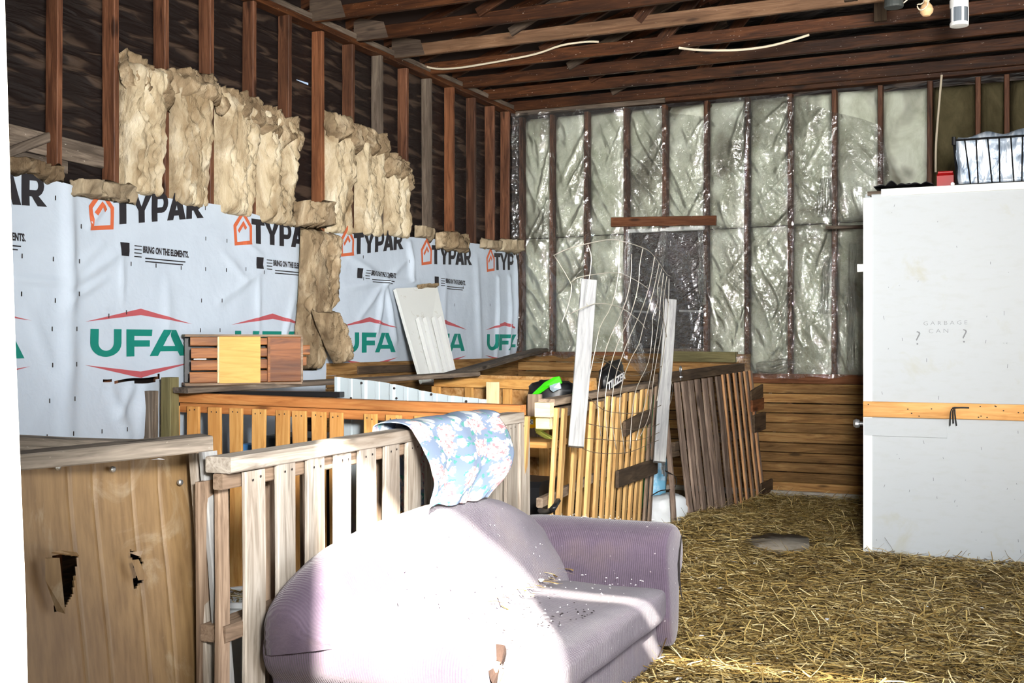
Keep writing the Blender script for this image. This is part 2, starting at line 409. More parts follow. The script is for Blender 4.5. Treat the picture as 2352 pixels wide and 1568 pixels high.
def mk_sofa(name, axis):
    t = NT(name); w = t.new('ShaderNodeTexWave'); w.wave_type = 'BANDS'; w.bands_direction = axis
    w.inputs['Scale'].default_value = 36.0; w.inputs['Distortion'].default_value = .6; w.inputs['Detail'].default_value = 2; w.inputs['Detail Scale'].default_value = 3
    t.l(t.coord('Object'), w.inputs['Vector'])
    n = t.noise(t.coord('Object'), 3.2, 6, .6); n2 = t.noise(t.coord('Object'), 90, 3, .7)
    c = t.ramp(n, [(.3, srgb(66, 54, 70)), (.5, srgb(84, 72, 86)), (.72, srgb(100, 86, 88))])
    c = t.mix(t.math('MULTIPLY', w.outputs['Fac'], .3), c, srgb(62, 50, 68))
    c = t.mix(t.math('MULTIPLY', n2, .2), c, srgb(134, 122, 132))
    sp = t.noise(t.coord('Object'), 60, 1); c = t.mix(t.ramp(sp, [(.76, (0, 0, 0)), (.8, (.5,)*3)]), c, srgb(214, 206, 204))
    t.base(c); t.rough(.95); t.spec(.1); t.bump(t.math('ADD', w.outputs['Fac'], n2), .45, .005)
    t.b.inputs['Sheen Weight'].default_value = .25
    return t.m
m_sofa_y = mk_sofa('ribbed_mauve_upholstery', 'Y'); m_sofa_x = mk_sofa('ribbed_mauve_arm_upholstery', 'X')
def mk_floral():
    t = NT('floral_cotton'); v = t.coord('UV', (1, 1, 1))
    dn = t.noise(v, 9, 3); wob = t.new('ShaderNodeVectorMath'); wob.operation = 'ADD'
    cbn = t.new('ShaderNodeCombineXYZ'); t.l(t.math('MULTIPLY', dn, .12), cbn.inputs[0]); t.l(t.math('MULTIPLY', dn, -.1), cbn.inputs[1])
    t.l(v, wob.inputs[0]); t.l(cbn.outputs[0], wob.inputs[1])
    c = (srgb(132, 148, 172))
    def blobs(scale, r0, r1, seedoff):
        vo = t.new('ShaderNodeTexVoronoi'); vo.voronoi_dimensions = '2D'; vo.inputs['Scale'].default_value = scale
        mp = t.new('ShaderNodeMapping'); mp.inputs['Location'].default_value = (seedoff, seedoff*.7, 0); t.l(wob.outputs[0], mp.inputs['Vector']); t.l(mp.outputs[0], vo.inputs['Vector'])
        pet = t.math('ADD', vo.outputs['Distance'], t.math('MULTIPLY', t.math('SUBTRACT', t.noise(v, 34, 2), .5), .55))
        return t.ramp(pet, [(r0, (1, 1, 1)), (r1, (0, 0, 0))]), vo
    leaf, _ = blobs(11, .17, .22, 3.3)
    c = t.mix(leaf, c, srgb(92, 158, 150))
    sm, _ = blobs(8, .24, .30, 7.1); c = t.mix(sm, c, srgb(208, 214, 216))
    big, vo = blobs(4.2, .33, .40, 0.0)
    pk = t.ramp(vo.outputs['Color'], [(.5, srgb(238, 236, 226)), (.55, srgb(238, 236, 226))])
    n5 = t.noise(v, 28, 3, .6, 1.0)
    pink = t.mix(t.ramp(n5, [(.5, (0, 0, 0)), (.62, (1, 1, 1))]), srgb(222, 216, 208), srgb(206, 132, 138))
    c = t.mix(big, c, pink)
    t.base(c); t.rough(.85); t.spec(.15); return t.m
m_floral = mk_floral()
def mk_straw():
    t = NT('straw'); a = t.new('ShaderNodeAttribute'); a.attribute_name = 'tone'
    c = t.ramp(a.outputs['Fac'], [(0, srgb(70, 52, 24)), (.4, srgb(136, 110, 58)), (.75, srgb(182, 158, 98)), (1, srgb(226, 208, 158))])
    t.base(c); t.rough(.55); t.spec(.35); return t.m
m_straw = mk_straw()
def mk_bed():
    t = NT('straw_bed'); n = t.noise(t.coord('Object', (1, 3, 1)), 40, 6, .7, 1.0); n2 = t.noise(t.coord('Object'), 1.5, 3)
    c = t.ramp(n, [(.3, srgb(48, 34, 16)), (.5, srgb(96, 74, 36)), (.7, srgb(136, 112, 62))])
    t.base(c); t.rough(.95); t.bump(n, .7, .03); return t.m
m_bed = mk_bed()
def mk_jamb():
    t = NT('rusty_white_jamb'); n = t.noise(t.coord('Object', (6, 6, 1.2)), 7, 5, .6, .5)
    c = t.mix(t.ramp(n, [(.62, (0, 0, 0)), (.68, (1, 1, 1))]), srgb(238, 236, 230), srgb(140, 62, 34))
    t.base(c); t.rough(.5); return t.m
m_jamb = mk_jamb()
def mk_doorpaint():
    t = NT('stained_white_door_paint'); n = t.noise(t.coord('Object'), 5, 4, .5, .8)
    r = t.ramp(n, [(.585, (0, 0, 0)), (.60, (.4,)*3), (.615, (0, 0, 0))])
    c = t.mix(r, srgb(228, 230, 226), srgb(168, 156, 134)); t.base(c); t.rough(.5); return t.m
m_doorpaint = mk_doorpaint()
def mk_crumple():
    t = NT('crumpled_silver_liner'); n = t.noise(t.coord('Object', (3, 3, 1)), 6, 4, .5, .8)
    c = t.ramp(n, [(.3, srgb(96, 112, 132)), (.5, srgb(166, 178, 192)), (.7, srgb(226, 230, 234))])
    t.base(c); t.rough(.35); t.b.inputs['Metallic'].default_value = .25; t.bump(n, .5, .03); return t.m
m_crumple = mk_crumple()
# ------------------------------------------------------------------ the setting: floor, straw
WX, WY = -4.62, 10.28           # faces of the left-wall studs and of the back-wall studs
TOP = 3.70
def mound(x, y):
    h = .035+.025*nz(x*.9, y*.9, 3.1)+.012*nz(x*4, y*4, 1.7)
    if x > -2.45: h += .11*math.exp(-((x+2.15)/.35)**2-((y-8.0)/1.3)**2)
    if y > 9.4: h += .05*max(0, min(1, (y-9.4)/.8))
    if -1.3 < x < .3 : h += .05*math.exp(-((y-7.45)/.35)**2)
    return h
fl = struct('floor')
vs, fs = grid(90, 110, lambda u, v: V((lerp(-4.7, 3.4, u), lerp(.3, 10.4, v), mound(lerp(-4.7, 3.4, u), lerp(.3, 10.4, v)))))
mesh('straw_bed', vs, fs, m_bed, fl, smooth=True)
mesh('slab', [(-40, -40, -.06), (40, -40, -.06), (40, 40, -.06), (-40, 40, -.06)], [(0, 1, 2, 3)], m_concrete, fl)
pc = atZ(1790, 1240, .09)
vs = [V((pc.x, pc.y, .098))]; n = 26
for k in range(n):
    t = 2*math.pi*k/n; r = .20*(1+.28*nz(k*.5, 1, 2)); vs.append(V((pc.x+math.cos(t)*r*1.0, pc.y+math.sin(t)*r*1.5, .088)))
for k in range(n): vs.append(V((vs[1+k].x*1, vs[1+k].y, .02)))
fs = [(0, 1+k, 1+(k+1) % n) for k in range(n)]+[(1+k, 1+n+k, 1+n+(k+1) % n, 1+(k+1) % n) for k in range(n)]
mesh('bare_slab_patch', vs, fs, m_slab, fl, smooth=True)
def straw(nst, region, seed, name, par, zfun, lmin=.03, lmax=.14):
    rg = np.random.default_rng(seed); P, Fc, tone = [], [], []
    x0, x1, y0, y1 = region; k = 0; i = 0
    while i < nst:
        x, y = rg.uniform(x0, x1), y0+(y1-y0)*rg.uniform()**1.35
        if (x-pc.x)**2/.05+(y-pc.y)**2/.12 < 1 and rg.uniform() < .93: i += 1; continue
        L = rg.uniform(lmin, lmax); w = rg.uniform(.0014, .0034); a = rg.normal(0.0, .75)+(math.pi if rg.uniform() < .5 else 0)
        el = rg.normal(.03, .12) if rg.uniform() < .95 else rg.uniform(.3, 1.0)
        z = zfun(x, y)+rg.uniform(-.005, .03)
        d = np.array([math.cos(a)*math.cos(el), math.sin(a)*math.cos(el), math.sin(el)]); s = np.array([-math.sin(a), math.cos(a), rg.normal(0, .5)]); s = s/np.linalg.norm(s)
        c = np.array([x, y, z+abs(math.sin(el))*L*.5]); bend = np.array([rg.normal(0, .08), rg.normal(0, .08), rg.uniform(0, .08)])*L
        for q, bb in ((-.5, 0), (0, 1), (.5, 0)):
            p = c+d*L*q+bend*bb; P.append(p-s*w); P.append(p+s*w)
        Fc += [(k, k+1, k+3, k+2), (k+2, k+3, k+5, k+4)]; k += 6
        tn = min(1, max(0, rg.normal(.55, .30))); tone += [tn]*6; i += 1
    me = bpy.data.meshes.new(name); me.from_pydata([tuple(p) for p in P], [], Fc); me.update()
    at = me.attributes.new('tone', 'FLOAT', 'POINT'); at.data.foreach_set('value', np.array(tone, dtype=np.float32))
    me.materials.append(m_straw); o = bpy.data.objects.new(name, me); o['kind'] = 'stuff'
    return link(o, Matrix.Identity(4), par)
st = straw(85000, (-2.35, .5, 3.6, 10.2), 4, 'loose_straw', None, mound)
tag(st, 'loose golden straw strewn over the barn floor', 'straw')
straw(6000, (-4.5, -2.5, 2.4, 9.5), 9, 'pen_straw', None, mound).__setitem__('label', 'straw bedding inside the slatted pens')
bpy.data.objects['pen_straw']['category'] = 'straw'

# ------------------------------------------------------------------ left wall
wl = struct('wall_left')
# tar-paper sheathing with one open slit that lets daylight through
def sheath_rect(y0, y1, z0, z1): return [V((WX-.10, y0, z0)), V((WX-.10, y1, z0)), V((WX-.10, y1, z1)), V((WX-.10, y0, z1))]
s0, s1 = atX(681, 183, WX-.10), atX(708, 193, WX-.10)
YA, YB, ZA, ZB, ZC = s0.y, s1.y, s0.z, s1.z, .008
vs = []; fs = []
def quad(a, b, c, d):
    k = len(vs); vs.extend([a, b, c, d]); fs.append((k, k+1, k+2, k+3))
X = WX-.10
def pt(y, z): return V((X, y, z))
quad(pt(-.2, 0), pt(YA, 0), pt(YA, 4.2), pt(-.2, 4.2)); quad(pt(YB, 0), pt(10.45, 0), pt(10.45, 4.2), pt(YB, 4.2))
quad(pt(YA, 0), pt(YB, 0), pt(YB, ZB-ZC), pt(YA, ZA-ZC*.3)); quad(pt(YA, ZA+ZC*.3), pt(YB, ZB+ZC), pt(YB, 4.2), pt(YA, 4.2))
mesh('tar_paper', vs, fs, m_paper, wl)
STUD_Y = [4.479-.4055*k for k in range(1, 8)]+[4.479, 4.88, 5.283, 5.691, 6.119, 6.514, 6.916, 7.315, 7.725, 8.136, 8.537, 8.954, 9.378, 9.777, 10.12]
for i, y in enumerate(sorted(STUD_Y)):
    if y < 2.0: continue
    ln = random.Random(i).uniform(-.02, .02)
    board('stud', (WX-.045, y+ln, .05), (WX-.045, y, TOP-.03 if i % 3 else TOP-.02), .038, .09, (0, 1, 0), {7.725: m_plate, 8.537: m_plate, 6.916: m_header, 8.954: m_header}.get(y, m_stud), wl, rag=.003, seed=i)
board('top_plate', (WX-.045, .3, TOP), (WX-.045, WY+.1, TOP), .04, .10, (0, 0, 1), m_joist, wl)
board('top_plate', (WX-.045, .3, TOP+.042), (WX-.045, WY+.1, TOP+.042), .04, .10, (0, 0, 1), m_plate, wl)
# old boards nailed behind the studs at far left and the diagonal brace
board('back_board', (WX-.085, 3.2, 2.52), (WX-.085, 5.2, 2.46), .12, .02, (0, 0, 1), m_oldplank, wl)
board('back_board', (WX-.085, 3.2, 2.40), (WX-.085, 4.6, 2.38), .07, .02, (0, 0, 1), m_oldplank, wl)
board('brace', (WX-.06, 4.05, 2.33), (WX-.06, 4.46, 2.52), .05, .02, (0, 0, 1), m_oldplank, wl)
# low timber planking on the left wall in the far pens
for k in range(8):
    board('plank', (WX+.022, 6.9, .62+.09*k), (WX+.022, WY-.02, .62+.09*k), .088, .038, (0, 0, 1), m_treated, wl)
board('sill_board', (WX+.03, 7.3, 1.235), (WX+.03, 8.6, 1.235), .06, .05, (0, 0, 1), m_dark, wl)

# ------------------------------------------------------------------ back wall
wb = struct('wall_back')
mesh('sheathing', [(WX-.2, WY+.11, 0), (3.5, WY+.11, 0), (3.5, WY+.11, 4.4), (WX-.2, WY+.11, 4.4)], [(0, 3, 2, 1)], m_paper, wb)
BST = [-4.57, -4.25, -3.89, -3.491, -3.113, -2.721, -2.345, -1.96, -1.576, -1.193, -.787, -.412, -.189, .22, .62, 1.03, 1.44, 1.85]
for i, x in enumerate(BST):
    if i == 4:
        board('stud', (x, WY+.045, 2.50), (x, WY+.045, TOP-.05), .040, .09, (1, 0, 0), m_stud, wb, rag=.003, seed=30+i); continue
    board('stud', (x, WY+.045, .15), (x+.004, WY+.045, TOP-.05), .040, .09, (1, 0, 0), m_stud, wb, rag=.003, seed=30+i)
def seam(x): return lerp(2.46, 2.50, (x+4.6)/3.5)
for i in range(len(BST)-1):
    x0, x1 = BST[i]+.02, BST[i+1]-.02
    mt = m_wool_olive_shaded if BST[i] > -.80 else m_wool_green
    win = i in (3, 4)
    zt = TOP-.06-(.0 if i < 9 else .03)
    zs = seam(x0)
    def PP(a, b): return lambda u, v, x0=x0, x1=x1, a=a, b=b: V((lerp(x0, x1, u), WY+.09, lerp(a, b, v)))
    batt('insulation_batt', PP(zs+.004, zt), (0, -1, 0), .075, 100+i, mt, wb, 10, 26, .014, .004)
    if not win:
        batt('insulation_batt', PP(1.14, zs-.004), (0, -1, 0), .075, 150+i, mt, wb, 10, 26, .014, .004)
board('top_plate', (WX, WY+.045, TOP), (3.4, WY+.045, TOP), .05, .10, (0, 0, 1), m_joist, wb)
board('top_plate', (WX, WY-.012, TOP-.005), (-3.1, WY-.012, TOP-.005), .06, .02, (0, 0, 1), m_plate, wb)
# plank wainscot, higher in the pens, lower beside the gate
pz = [(.165+.087*k) for k in range(12)]
for k, z in enumerate(pz):
    board('plank', (-2.30, WY-.02, z), (2.4, WY-.02, z), .081, .04, (0, 0, 1), m_treated if k < 11 else m_header, wb, seed=k, rag=.002)
for k in range(14):
    z = .165+.087*k
    board('plank', (WX+.02, WY-.02, z), (-2.305, WY-.02, z), .081, .04, (0, 0, 1), m_treated, wb, seed=k+40, rag=.002)
board('cap_plank', (WX+.02, WY-.025, 1.335), (-3.45, WY-.025, 1.335), .035, .06, (0, 0, 1), m_header, wb)
board('sill_timber', (-3.10, WY-.05, 1.315), (-2.42, WY-.05, 1.308), .095, .10, (0, 0, 1), m_sill, wb)
board('footing', (WX, WY-.05, .06), (3.4, WY-.05, .06), .13, .12, (0, 0, 1), m_concrete, wb, ch=.02, rag=.006, seed=5)

# window behind the plastic
w1 = struct('window_1', (-3.1, WY, 1.37))
wx0, wx1, wz0, wz1 = -3.47, -2.725, 1.37, 2.49
mesh('pane', [(wx0, WY+.06, wz0), (-3.113, WY+.06, wz0), (-3.113, WY+.06, wz1), (wx0, WY+.06, wz1)], [(0, 1, 2, 3)], m_inside, w1)
mesh('pane', [(-3.113, WY+.06, wz0), (wx1, WY+.06, wz0), (wx1, WY+.06, wz1), (-3.113, WY+.06, wz1)], [(0, 1, 2, 3)], m_inside, w1)
board('frame', (wx0, WY+.04, wz0), (wx0, WY+.04, wz1), .03, .07, (1, 0, 0), m_dark, w1)
board('frame', (wx1, WY+.04, wz0), (wx1, WY+.04, wz1), .03, .07, (1, 0, 0), m_dark, w1)
board('frame', (wx0, WY+.03, wz1), (wx1, WY+.03, wz1), .035, .06, (0, 0, 1), m_white, w1)
board('frame', (wx0, WY+.04, wz0), (wx1, WY+.04, wz0), .03, .07, (0, 0, 1), m_dark, w1)
board('mullion', (-3.113, WY+.05, wz0), (-3.113, WY+.05, wz1), .03, .04, (1, 0, 0), m_black, w1)
for a, b in ((-3.42, -3.28), (-2.98, -2.73)):
    board('meeting_rail', (a, WY+.05, 1.735), (b, WY+.05, 1.725), .022, .012, (0, 0, 1), m_zinc, w1)

# ------------------------------------------------------------------ ceiling: trusses and deck
ce = struct('ceiling')
TY = [10.24, 9.66, 9.13, 8.53, 7.94, 7.38, 6.8, 6.2, 5.6, 5.0, 4.4, 3.8, 3.2, 2.6, 2.0]
RX, RZ = -.66, 5.25
for i, y in enumerate(TY):
    mt = m_joist_pale if i == 4 else m_joist
    zb = TOP+.072
    board('truss_chord', (WX-.05, y, zb-.02), (3.3, y, zb-.02), .095, .038, (0, 0, 1), mt, ce, rag=.004, seed=60+i)
    board('rafter', (WX-.15, y, zb+.06), (RX, y, RZ), .09, .038, (0, 0, 1), m_joist, ce)
    board('rafter', (3.4, y, zb+.06), (RX, y, RZ), .09, .038, (0, 0, 1), m_joist, ce)
    board('truss_web', (-2.6, y, zb), (-1.6, y, RZ-.35), .09, .036, (1, 0, 0), m_joist, ce)
    board('truss_web', (-3.6, y-.036, zb+.02), (-2.5, y-.036, zb+.55), .07, .03, (0, 0, 1), m_joist if i % 2 else m_gusset, ce)
    if i in (3, 4, 5): board('truss_web', (-.98-.12*(i-3), y-.037, zb-.05), (-.98-.12*(i-3), y-.037, zb+.9), .085, .034, (1, 0, 0), m_dark, ce)
    if i in (4, 5, 6, 7, 8):
        # plywood heel gusset
        a = V((WX-.02, y-.03, zb-.07))
        mesh('heel_gusset', [a, a+V((.30, 0, 0)), a+V((.26, 0, .12)), a+V((.05, 0, .17)), a+V((0, 0, .15))], [(0, 1, 2, 3, 4)], m_gusset, ce)
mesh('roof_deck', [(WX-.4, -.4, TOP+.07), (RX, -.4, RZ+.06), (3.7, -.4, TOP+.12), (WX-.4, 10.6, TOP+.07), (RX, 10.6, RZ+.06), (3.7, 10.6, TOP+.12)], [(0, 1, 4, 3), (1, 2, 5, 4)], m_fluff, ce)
# ------------------------------------------------------------------ front wall with the doorway the camera looks through, right wall
wf = struct('wall_front')
JX = -.329
board('door_jamb', (-.386, .25, 0), (-.386, .25, 3.7), .10, .10, (1, 0, 0), m_jamb, wf, ch=.002)
vs, fs = [], []
for z, x in ((0, -.316), (.9, -.318), (1.28, -.3215), (1.36, -.324), (1.45, -.329), (1.52, -.332), (1.58, -.3345), (3.7, -.336)):
    vs += [V((x-.05, .200, z)), V((x, .200, z)), V((x, .298, z)), V((x-.05, .298, z))]
for k in range(7):
    for q in range(4): fs.append((k*4+q, k*4+(q+1) % 4, k*4+4+(q+1) % 4, k*4+4+q))
fix(mesh('bent_edge_strip', vs, fs, m_jamb, wf, base=(-.33, .25, 0)))
mesh('siding', [(WX-.2, .2, 0), (JX-.1, .2, 0), (JX-.1, .2, 5.5), (WX-.2, .2, 5.5)], [(0, 1, 2, 3)], m_white, wf)
HZ = 3.53
mesh('header', [(JX-.12, .23, HZ), (3.4, .23, HZ), (3.4, .23, 5.4), (JX-.12, .23, 5.4)], [(0, 1, 2, 3)], m_white, wf)
DX = .66
mesh('sliding_door_leaf', [(DX, .20, 0), (3.4, .20, 0), (3.4, .20, HZ-.05), (DX, .20, HZ-.05), (DX, .26, 0), (3.4, .26, 0), (3.4, .26, HZ-.05), (DX, .26, HZ-.05)],
     [(0, 1, 2, 3), (7, 6, 5, 4), (0, 3, 7, 4), (3, 2, 6, 7), (1, 5, 6, 2)], m_white, wf)
wr = struct('wall_right')
for a, b in ((.1, .9), (4.9, 10.5)):
    mesh('siding', [(3.35, a, 0), (3.35, b, 0), (3.35, b, 4.0), (3.35, a, 4.0)], [(0, 1, 2, 3)], m_plate, wr)
mesh('siding', [(3.35, .9, 3.25), (3.35, 4.9, 3.25), (3.35, 4.9, 4.0), (3.35, .9, 4.0)], [(0, 1, 2, 3)], m_plate, wr)
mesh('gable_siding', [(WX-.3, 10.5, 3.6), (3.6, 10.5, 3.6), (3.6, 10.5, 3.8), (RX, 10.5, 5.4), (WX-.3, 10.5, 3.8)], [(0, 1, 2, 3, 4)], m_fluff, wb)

# ------------------------------------------------------------------ white partition of the small room
wp = struct('wall_partition', (-.96, 7.62, 0))
PX, PY, PH = -.963, 7.62, 2.42
def pbox(name, x0, x1, y0, y1, z0, z1, m, par=wp, ch=.004): return board(name, (x0, (y0+y1)/2, (z0+z1)/2), (x1, (y0+y1)/2, (z0+z1)/2), z1-z0, y1-y0, (0, 0, 1), m, par, ch=ch)
pbox('panel', PX+.03, 1.6, PY, PY+.03, 0, PH-.03, m_panel)
pbox('top_trim', PX+.09, 1.6, PY-.012, PY+.04, PH-.045, PH, m_white)
pbox('corner_trim', PX-.02, PX+.035, PY-.008, PY+.05, 0, PH-.05, m_white)
board('side_panel', (PX, PY+.05, 1.2), (PX, WY-.06, 1.2), 2.4, .03, (0, 0, 1), m_panel, wp)
board('roof_panel', (PX, (PY+WY)/2, PH-.02), (1.6, (PY+WY)/2, PH-.02), WY-PY-.08, .03, (0, 1, 0), m_plate, wp)
a = atY(1981, 921, PY); b = atY(1981, 956, PY)
sb = pbox('strap_board', PX-.018, 1.6, PY-.03, PY-.002, b.z, a.z, m_strap)
rnd = random.Random(3)
vs, fs = [], []
for k in range(16):
    c = V((rnd.uniform(PX, .1), PY-.031, rnd.uniform(b.z+.01, a.z-.005)))
    k0 = len(vs)
    for q in range(6): vs.append(c+V((math.cos(q*math.pi/3)*.005, 0, math.sin(q*math.pi/3)*.004)))
    fs.append(tuple(range(k0, k0+6)))
mesh('nail_heads', vs, fs, m_char, sb, base=vs[0])
c0, c1 = atY(1985, 958, PY), atY(2176, 1006, PY)
pbox('patch_panel', c0.x, c1.x, PY-.009, PY, c1.z, c0.z, m_panel)
lathe('door_knob', [(.012, 0), (.012, .03), (.026, .035), (.03, .055), (.02, .07), (.0, .072)], (PX-.015, PY+.03, atY(1976, 973, PY).z), m_zinc, wp, 14, (-1, 0, 0))
pbox('door_stop', PX-.06, PX-.01, PY+.01, PY+.03, atY(1970, 624, PY).z, atY(1970, 606, PY).z, m_white)
# old black tie looped on the strap
k0 = atY(2190, 940, PY-.04)
for dx, dz in ((-.02, -.10), (.0, -.085), (.018, -.10)):
    tube('tie_cord', smooth_path([k0+V((.09, 0, .012)), k0+V((.03, -.012, .012)), k0+V((dx*.5, -.02, 0)), k0+V((dx, -.014, dz))]), .005, m_black, sb)
# marks and handwriting on the panel
def text_mesh(txt, size, bold=0.0, extr=0.0):
    cu = bpy.data.curves.new('t', 'FONT'); cu.body = txt; cu.size = size; cu.offset = bold; cu.resolution_u = 2; cu.extrude = extr
    o = bpy.data.objects.new('t', cu); COL.objects.link(o); bpy.context.view_layer.update()
    dg = bpy.context.evaluated_depsgraph_get(); me = bpy.data.meshes.new_from_object(o.evaluated_get(dg))
    vs = [v.co.copy() for v in me.vertices]; fs = [tuple(p.vertices) for p in me.polygons]
    bpy.data.objects.remove(o); bpy.data.curves.remove(cu); bpy.data.meshes.remove(me)
    return vs, fs
def panel_text(txt, px, py, w_px, tilt=0.0, spread=1.0):
    p = atY(px, py, PY-.002); q = atY(px+w_px, py, PY-.002); wid = (q-p).length
    vs, fs = text_mesh(txt, 1.0, -.018); xm = max(v.x for v in vs); s = wid/xm
    mesh('handwriting', [p+V((v.x*s, 0, v.y*s*.85+v.x*s*tilt)) for v in vs], fs, m_pencil, wp, base=p)
panel_text('G A R B A G E', 2120, 747, 102, .02); panel_text('C A N', 2132, 765, 46, .02)
panel_text('?', 2098, 792, 16); panel_text('?', 2205, 787, 16); panel_text('I', 2304, 724, 3); panel_text('< K', 2303, 790, 12)
rnd = random.Random(11); vs, fs = [], []
for k in range(46):
    p = atY(rnd.uniform(2000, 2345), rnd.uniform(460, 1270), PY-.0015); k0 = len(vs); L = rnd.uniform(.002, .012); a = rnd.uniform(0, 3.1)
    d = V((math.cos(a)*.3, 0, 1)).normalized()*L; s = V((.0016, 0, 0))
    vs += [p-d-s, p-d+s, p+d+s, p+d-s]; fs.append((k0, k0+1, k0+2, k0+3))
scr = mesh('scuffs', vs, fs, m_pencil, wp, base=vs[0]); scr['kind'] = 'stuff'
# ------------------------------------------------------------------ house wrap on the left wall
HX = WX+.012
def wp_(x, y): p = atX(x, y, HX); return (p.y, p.z)
CREASE = []
for (x0, y0, x1, y1, a, w) in [(150, 415, 152, 700, .035, .045), (152, 700, 148, 1000, .028, .06), (150, 660, 282, 572, .018, .03), (150, 690, 240, 640, .016, .02),
        (275, 592, 278, 690, .014, .02), (152, 640, 230, 560, .012, .03), (25, 640, 142, 650, .016, .02), (510, 585, 560, 640, .016, .03), (500, 690, 600, 620, .016, .03),
        (590, 640, 588, 760, .014, .02), (668, 690, 640, 800, .018, .03), (380, 640, 384, 760, .010, .04), (880, 645, 800, 590, .02, .035), (880, 645, 790, 660, .016, .03),
        (882, 645, 930, 600, .02, .03), (882, 648, 905, 780, .03, .03), (880, 648, 862, 760, .026, .03), (880, 648, 820, 730, .018, .03), (882, 645, 960, 650, .016, .03),
        (938, 560, 945, 640, .04, .035), (1140, 640, 1136, 820, .035, .03), (1166, 640, 1164, 820, .04, .03), (1182, 600, 1180, 800, .03, .03), (1090, 600, 1100, 820, .02, .05),
        (1020, 640, 1010, 820, .016, .05), (250, 900, 290, 1000, .022, .04), (300, 890, 262, 960, .02, .03), (330, 880, 318, 990, .02, .05), (200, 520, 235, 470, .014, .02),
        (60, 720, 140, 900, .012, .04), (560, 560, 600, 590, .014, .02), (730, 700, 700, 830, .016, .04)]:
    CREASE.append((*wp_(x0, y0), *wp_(x1, y1), a, w))
def hw(y, z):
    h = .014+.010*nz(y*1.1, z*1.3, .4)+.006*nz(y*3.3, z*2.6, 7.0)+.003*nz(y*9, z*7, 2.0)
    for (a0, b0, a1, b1, am, w) in CREASE:
        dy, dz = a1-a0, b1-b0; L2 = dy*dy+dz*dz
        t = ((y-a0)*dy+(z-b0)*dz)/L2
        if t < -.1 or t > 1.1: continue
        tc = min(1, max(0, t)); d2 = (y-a0-dy*tc)**2+(z-b0-dz*tc)**2
        if d2 < w*w*6: h += am*math.exp(-d2/(w*w))*(1-.5*abs(2*tc-1))
    return max(h, .001)
TOPC = [(3.0, 2.30), (4.126, 2.30), (4.46, 2.275), (4.62, 2.25), (4.8, 2.24), (5.0, 2.281), (5.72, 2.298), (6.05, 2.28), (6.352, 2.25), (6.655, 2.218), (6.98, 2.231), (8.27, 2.306), (9.41, 2.341), (10.25, 2.36)]
BOTC = [(3.0, .55), (6.35, .6), (6.7, 1.02), (7.0, 1.10), (7.05, 1.235), (7.5, 1.245), (7.55, 1.20), (8.2, 1.25), (10.25, 1.30)]
def curve(c, y):
    for (a, b), (a2, b2) in zip(c, c[1:]):
        if y <= a2: return lerp(b, b2, (y-a)/(a2-a))
    return c[-1][1]
hwr = thing('house_wrap', 'white building wrap sheet with black and green lettering stapled over the left wall studs', 'house wrap', (HX, 6.6, .6))
tear = [wp_(232, 874), wp_(262, 876), wp_(285, 873), wp_(330, 873), wp_(366, 866)]
def wrap_keep(u, v):
    y = lerp(3.0, 10.22, u); z = lerp(curve(BOTC, y), curve(TOPC, y), v)
    for (a, b), (a2, b2) in zip(tear, tear[1:]):
        if a <= y <= a2 and abs(z-lerp(b, b2, (y-a)/(a2-a))) < .011*(.4+(y-tear[0][0])/(tear[-1][0]-tear[0][0])): return False
    return True
def wrap_f(u, v):
    y = lerp(3.0, 10.22, u); z = lerp(curve(BOTC, y)+.02*nz(y*5, 3, 1), curve(TOPC, y), v); return V((HX+hw(y, z), y, z))
vs, fs = grid(420, 110, wrap_f, wrap_keep)
mesh('sheet', vs, fs, m_wrap, hwr, smooth=True, base=(HX, 6.6, .6))
# printed marks follow the folds of the sheet
def dice(vs, fs, step):
    bm = bmesh.new(); bv = [bm.verts.new(v) for v in vs]
    for f in fs:
        try: bm.faces.new([bv[i] for i in f])
        except ValueError: pass
    xs = [v.x for v in vs]; ys = [v.y for v in vs]
    for ax, lo, hi in ((0, min(xs), max(xs)), (1, min(ys), max(ys))):
        k = lo+step
        while k < hi:
            no = V((1, 0, 0)) if ax == 0 else V((0, 1, 0))
            bmesh.ops.bisect_plane(bm, geom=bm.verts[:]+bm.edges[:]+bm.faces[:], plane_co=no*k, plane_no=no); k += step
    bm.verts.index_update(); r = ([v.co.copy() for v in bm.verts], [tuple(v.index for v in f.verts) for f in bm.faces]); bm.free(); return r
def printed(name, geo, y0, z0, mat, sx=1, sz=1, tilt=0.0, label=None):
    vs, fs = geo; out = []
    for v in vs:
        y = y0+v.x*sx; z = z0+v.y*sz+v.x*sx*tilt
        y = min(y, 10.2)
        out.append(V((HX+hw(y, z)+.0035, y, z)))
    o = mesh(name, out, fs, mat, hwr, base=out[0])
    if label: o['label'] = label
    return o
def polys(*pl):
    vs, fs = [], []
    for p in pl:
        k = len(vs); vs += [V((a, b, 0)) for a, b in p]; fs.append(tuple(range(k, k+len(p))))
    return vs, fs
def arc(cx, cz, rx, rz, a0, a1, n=8): return [(cx+rx*math.cos(math.radians(lerp(a0, a1, i/n))), cz+rz*math.sin(math.radians(lerp(a0, a1, i/n)))) for i in range(n+1)]
def strip(o, i):  # quads between outer and inner outlines
    return [[o[k], o[k+1], i[k+1], i[k]] for k in range(len(o)-1)]
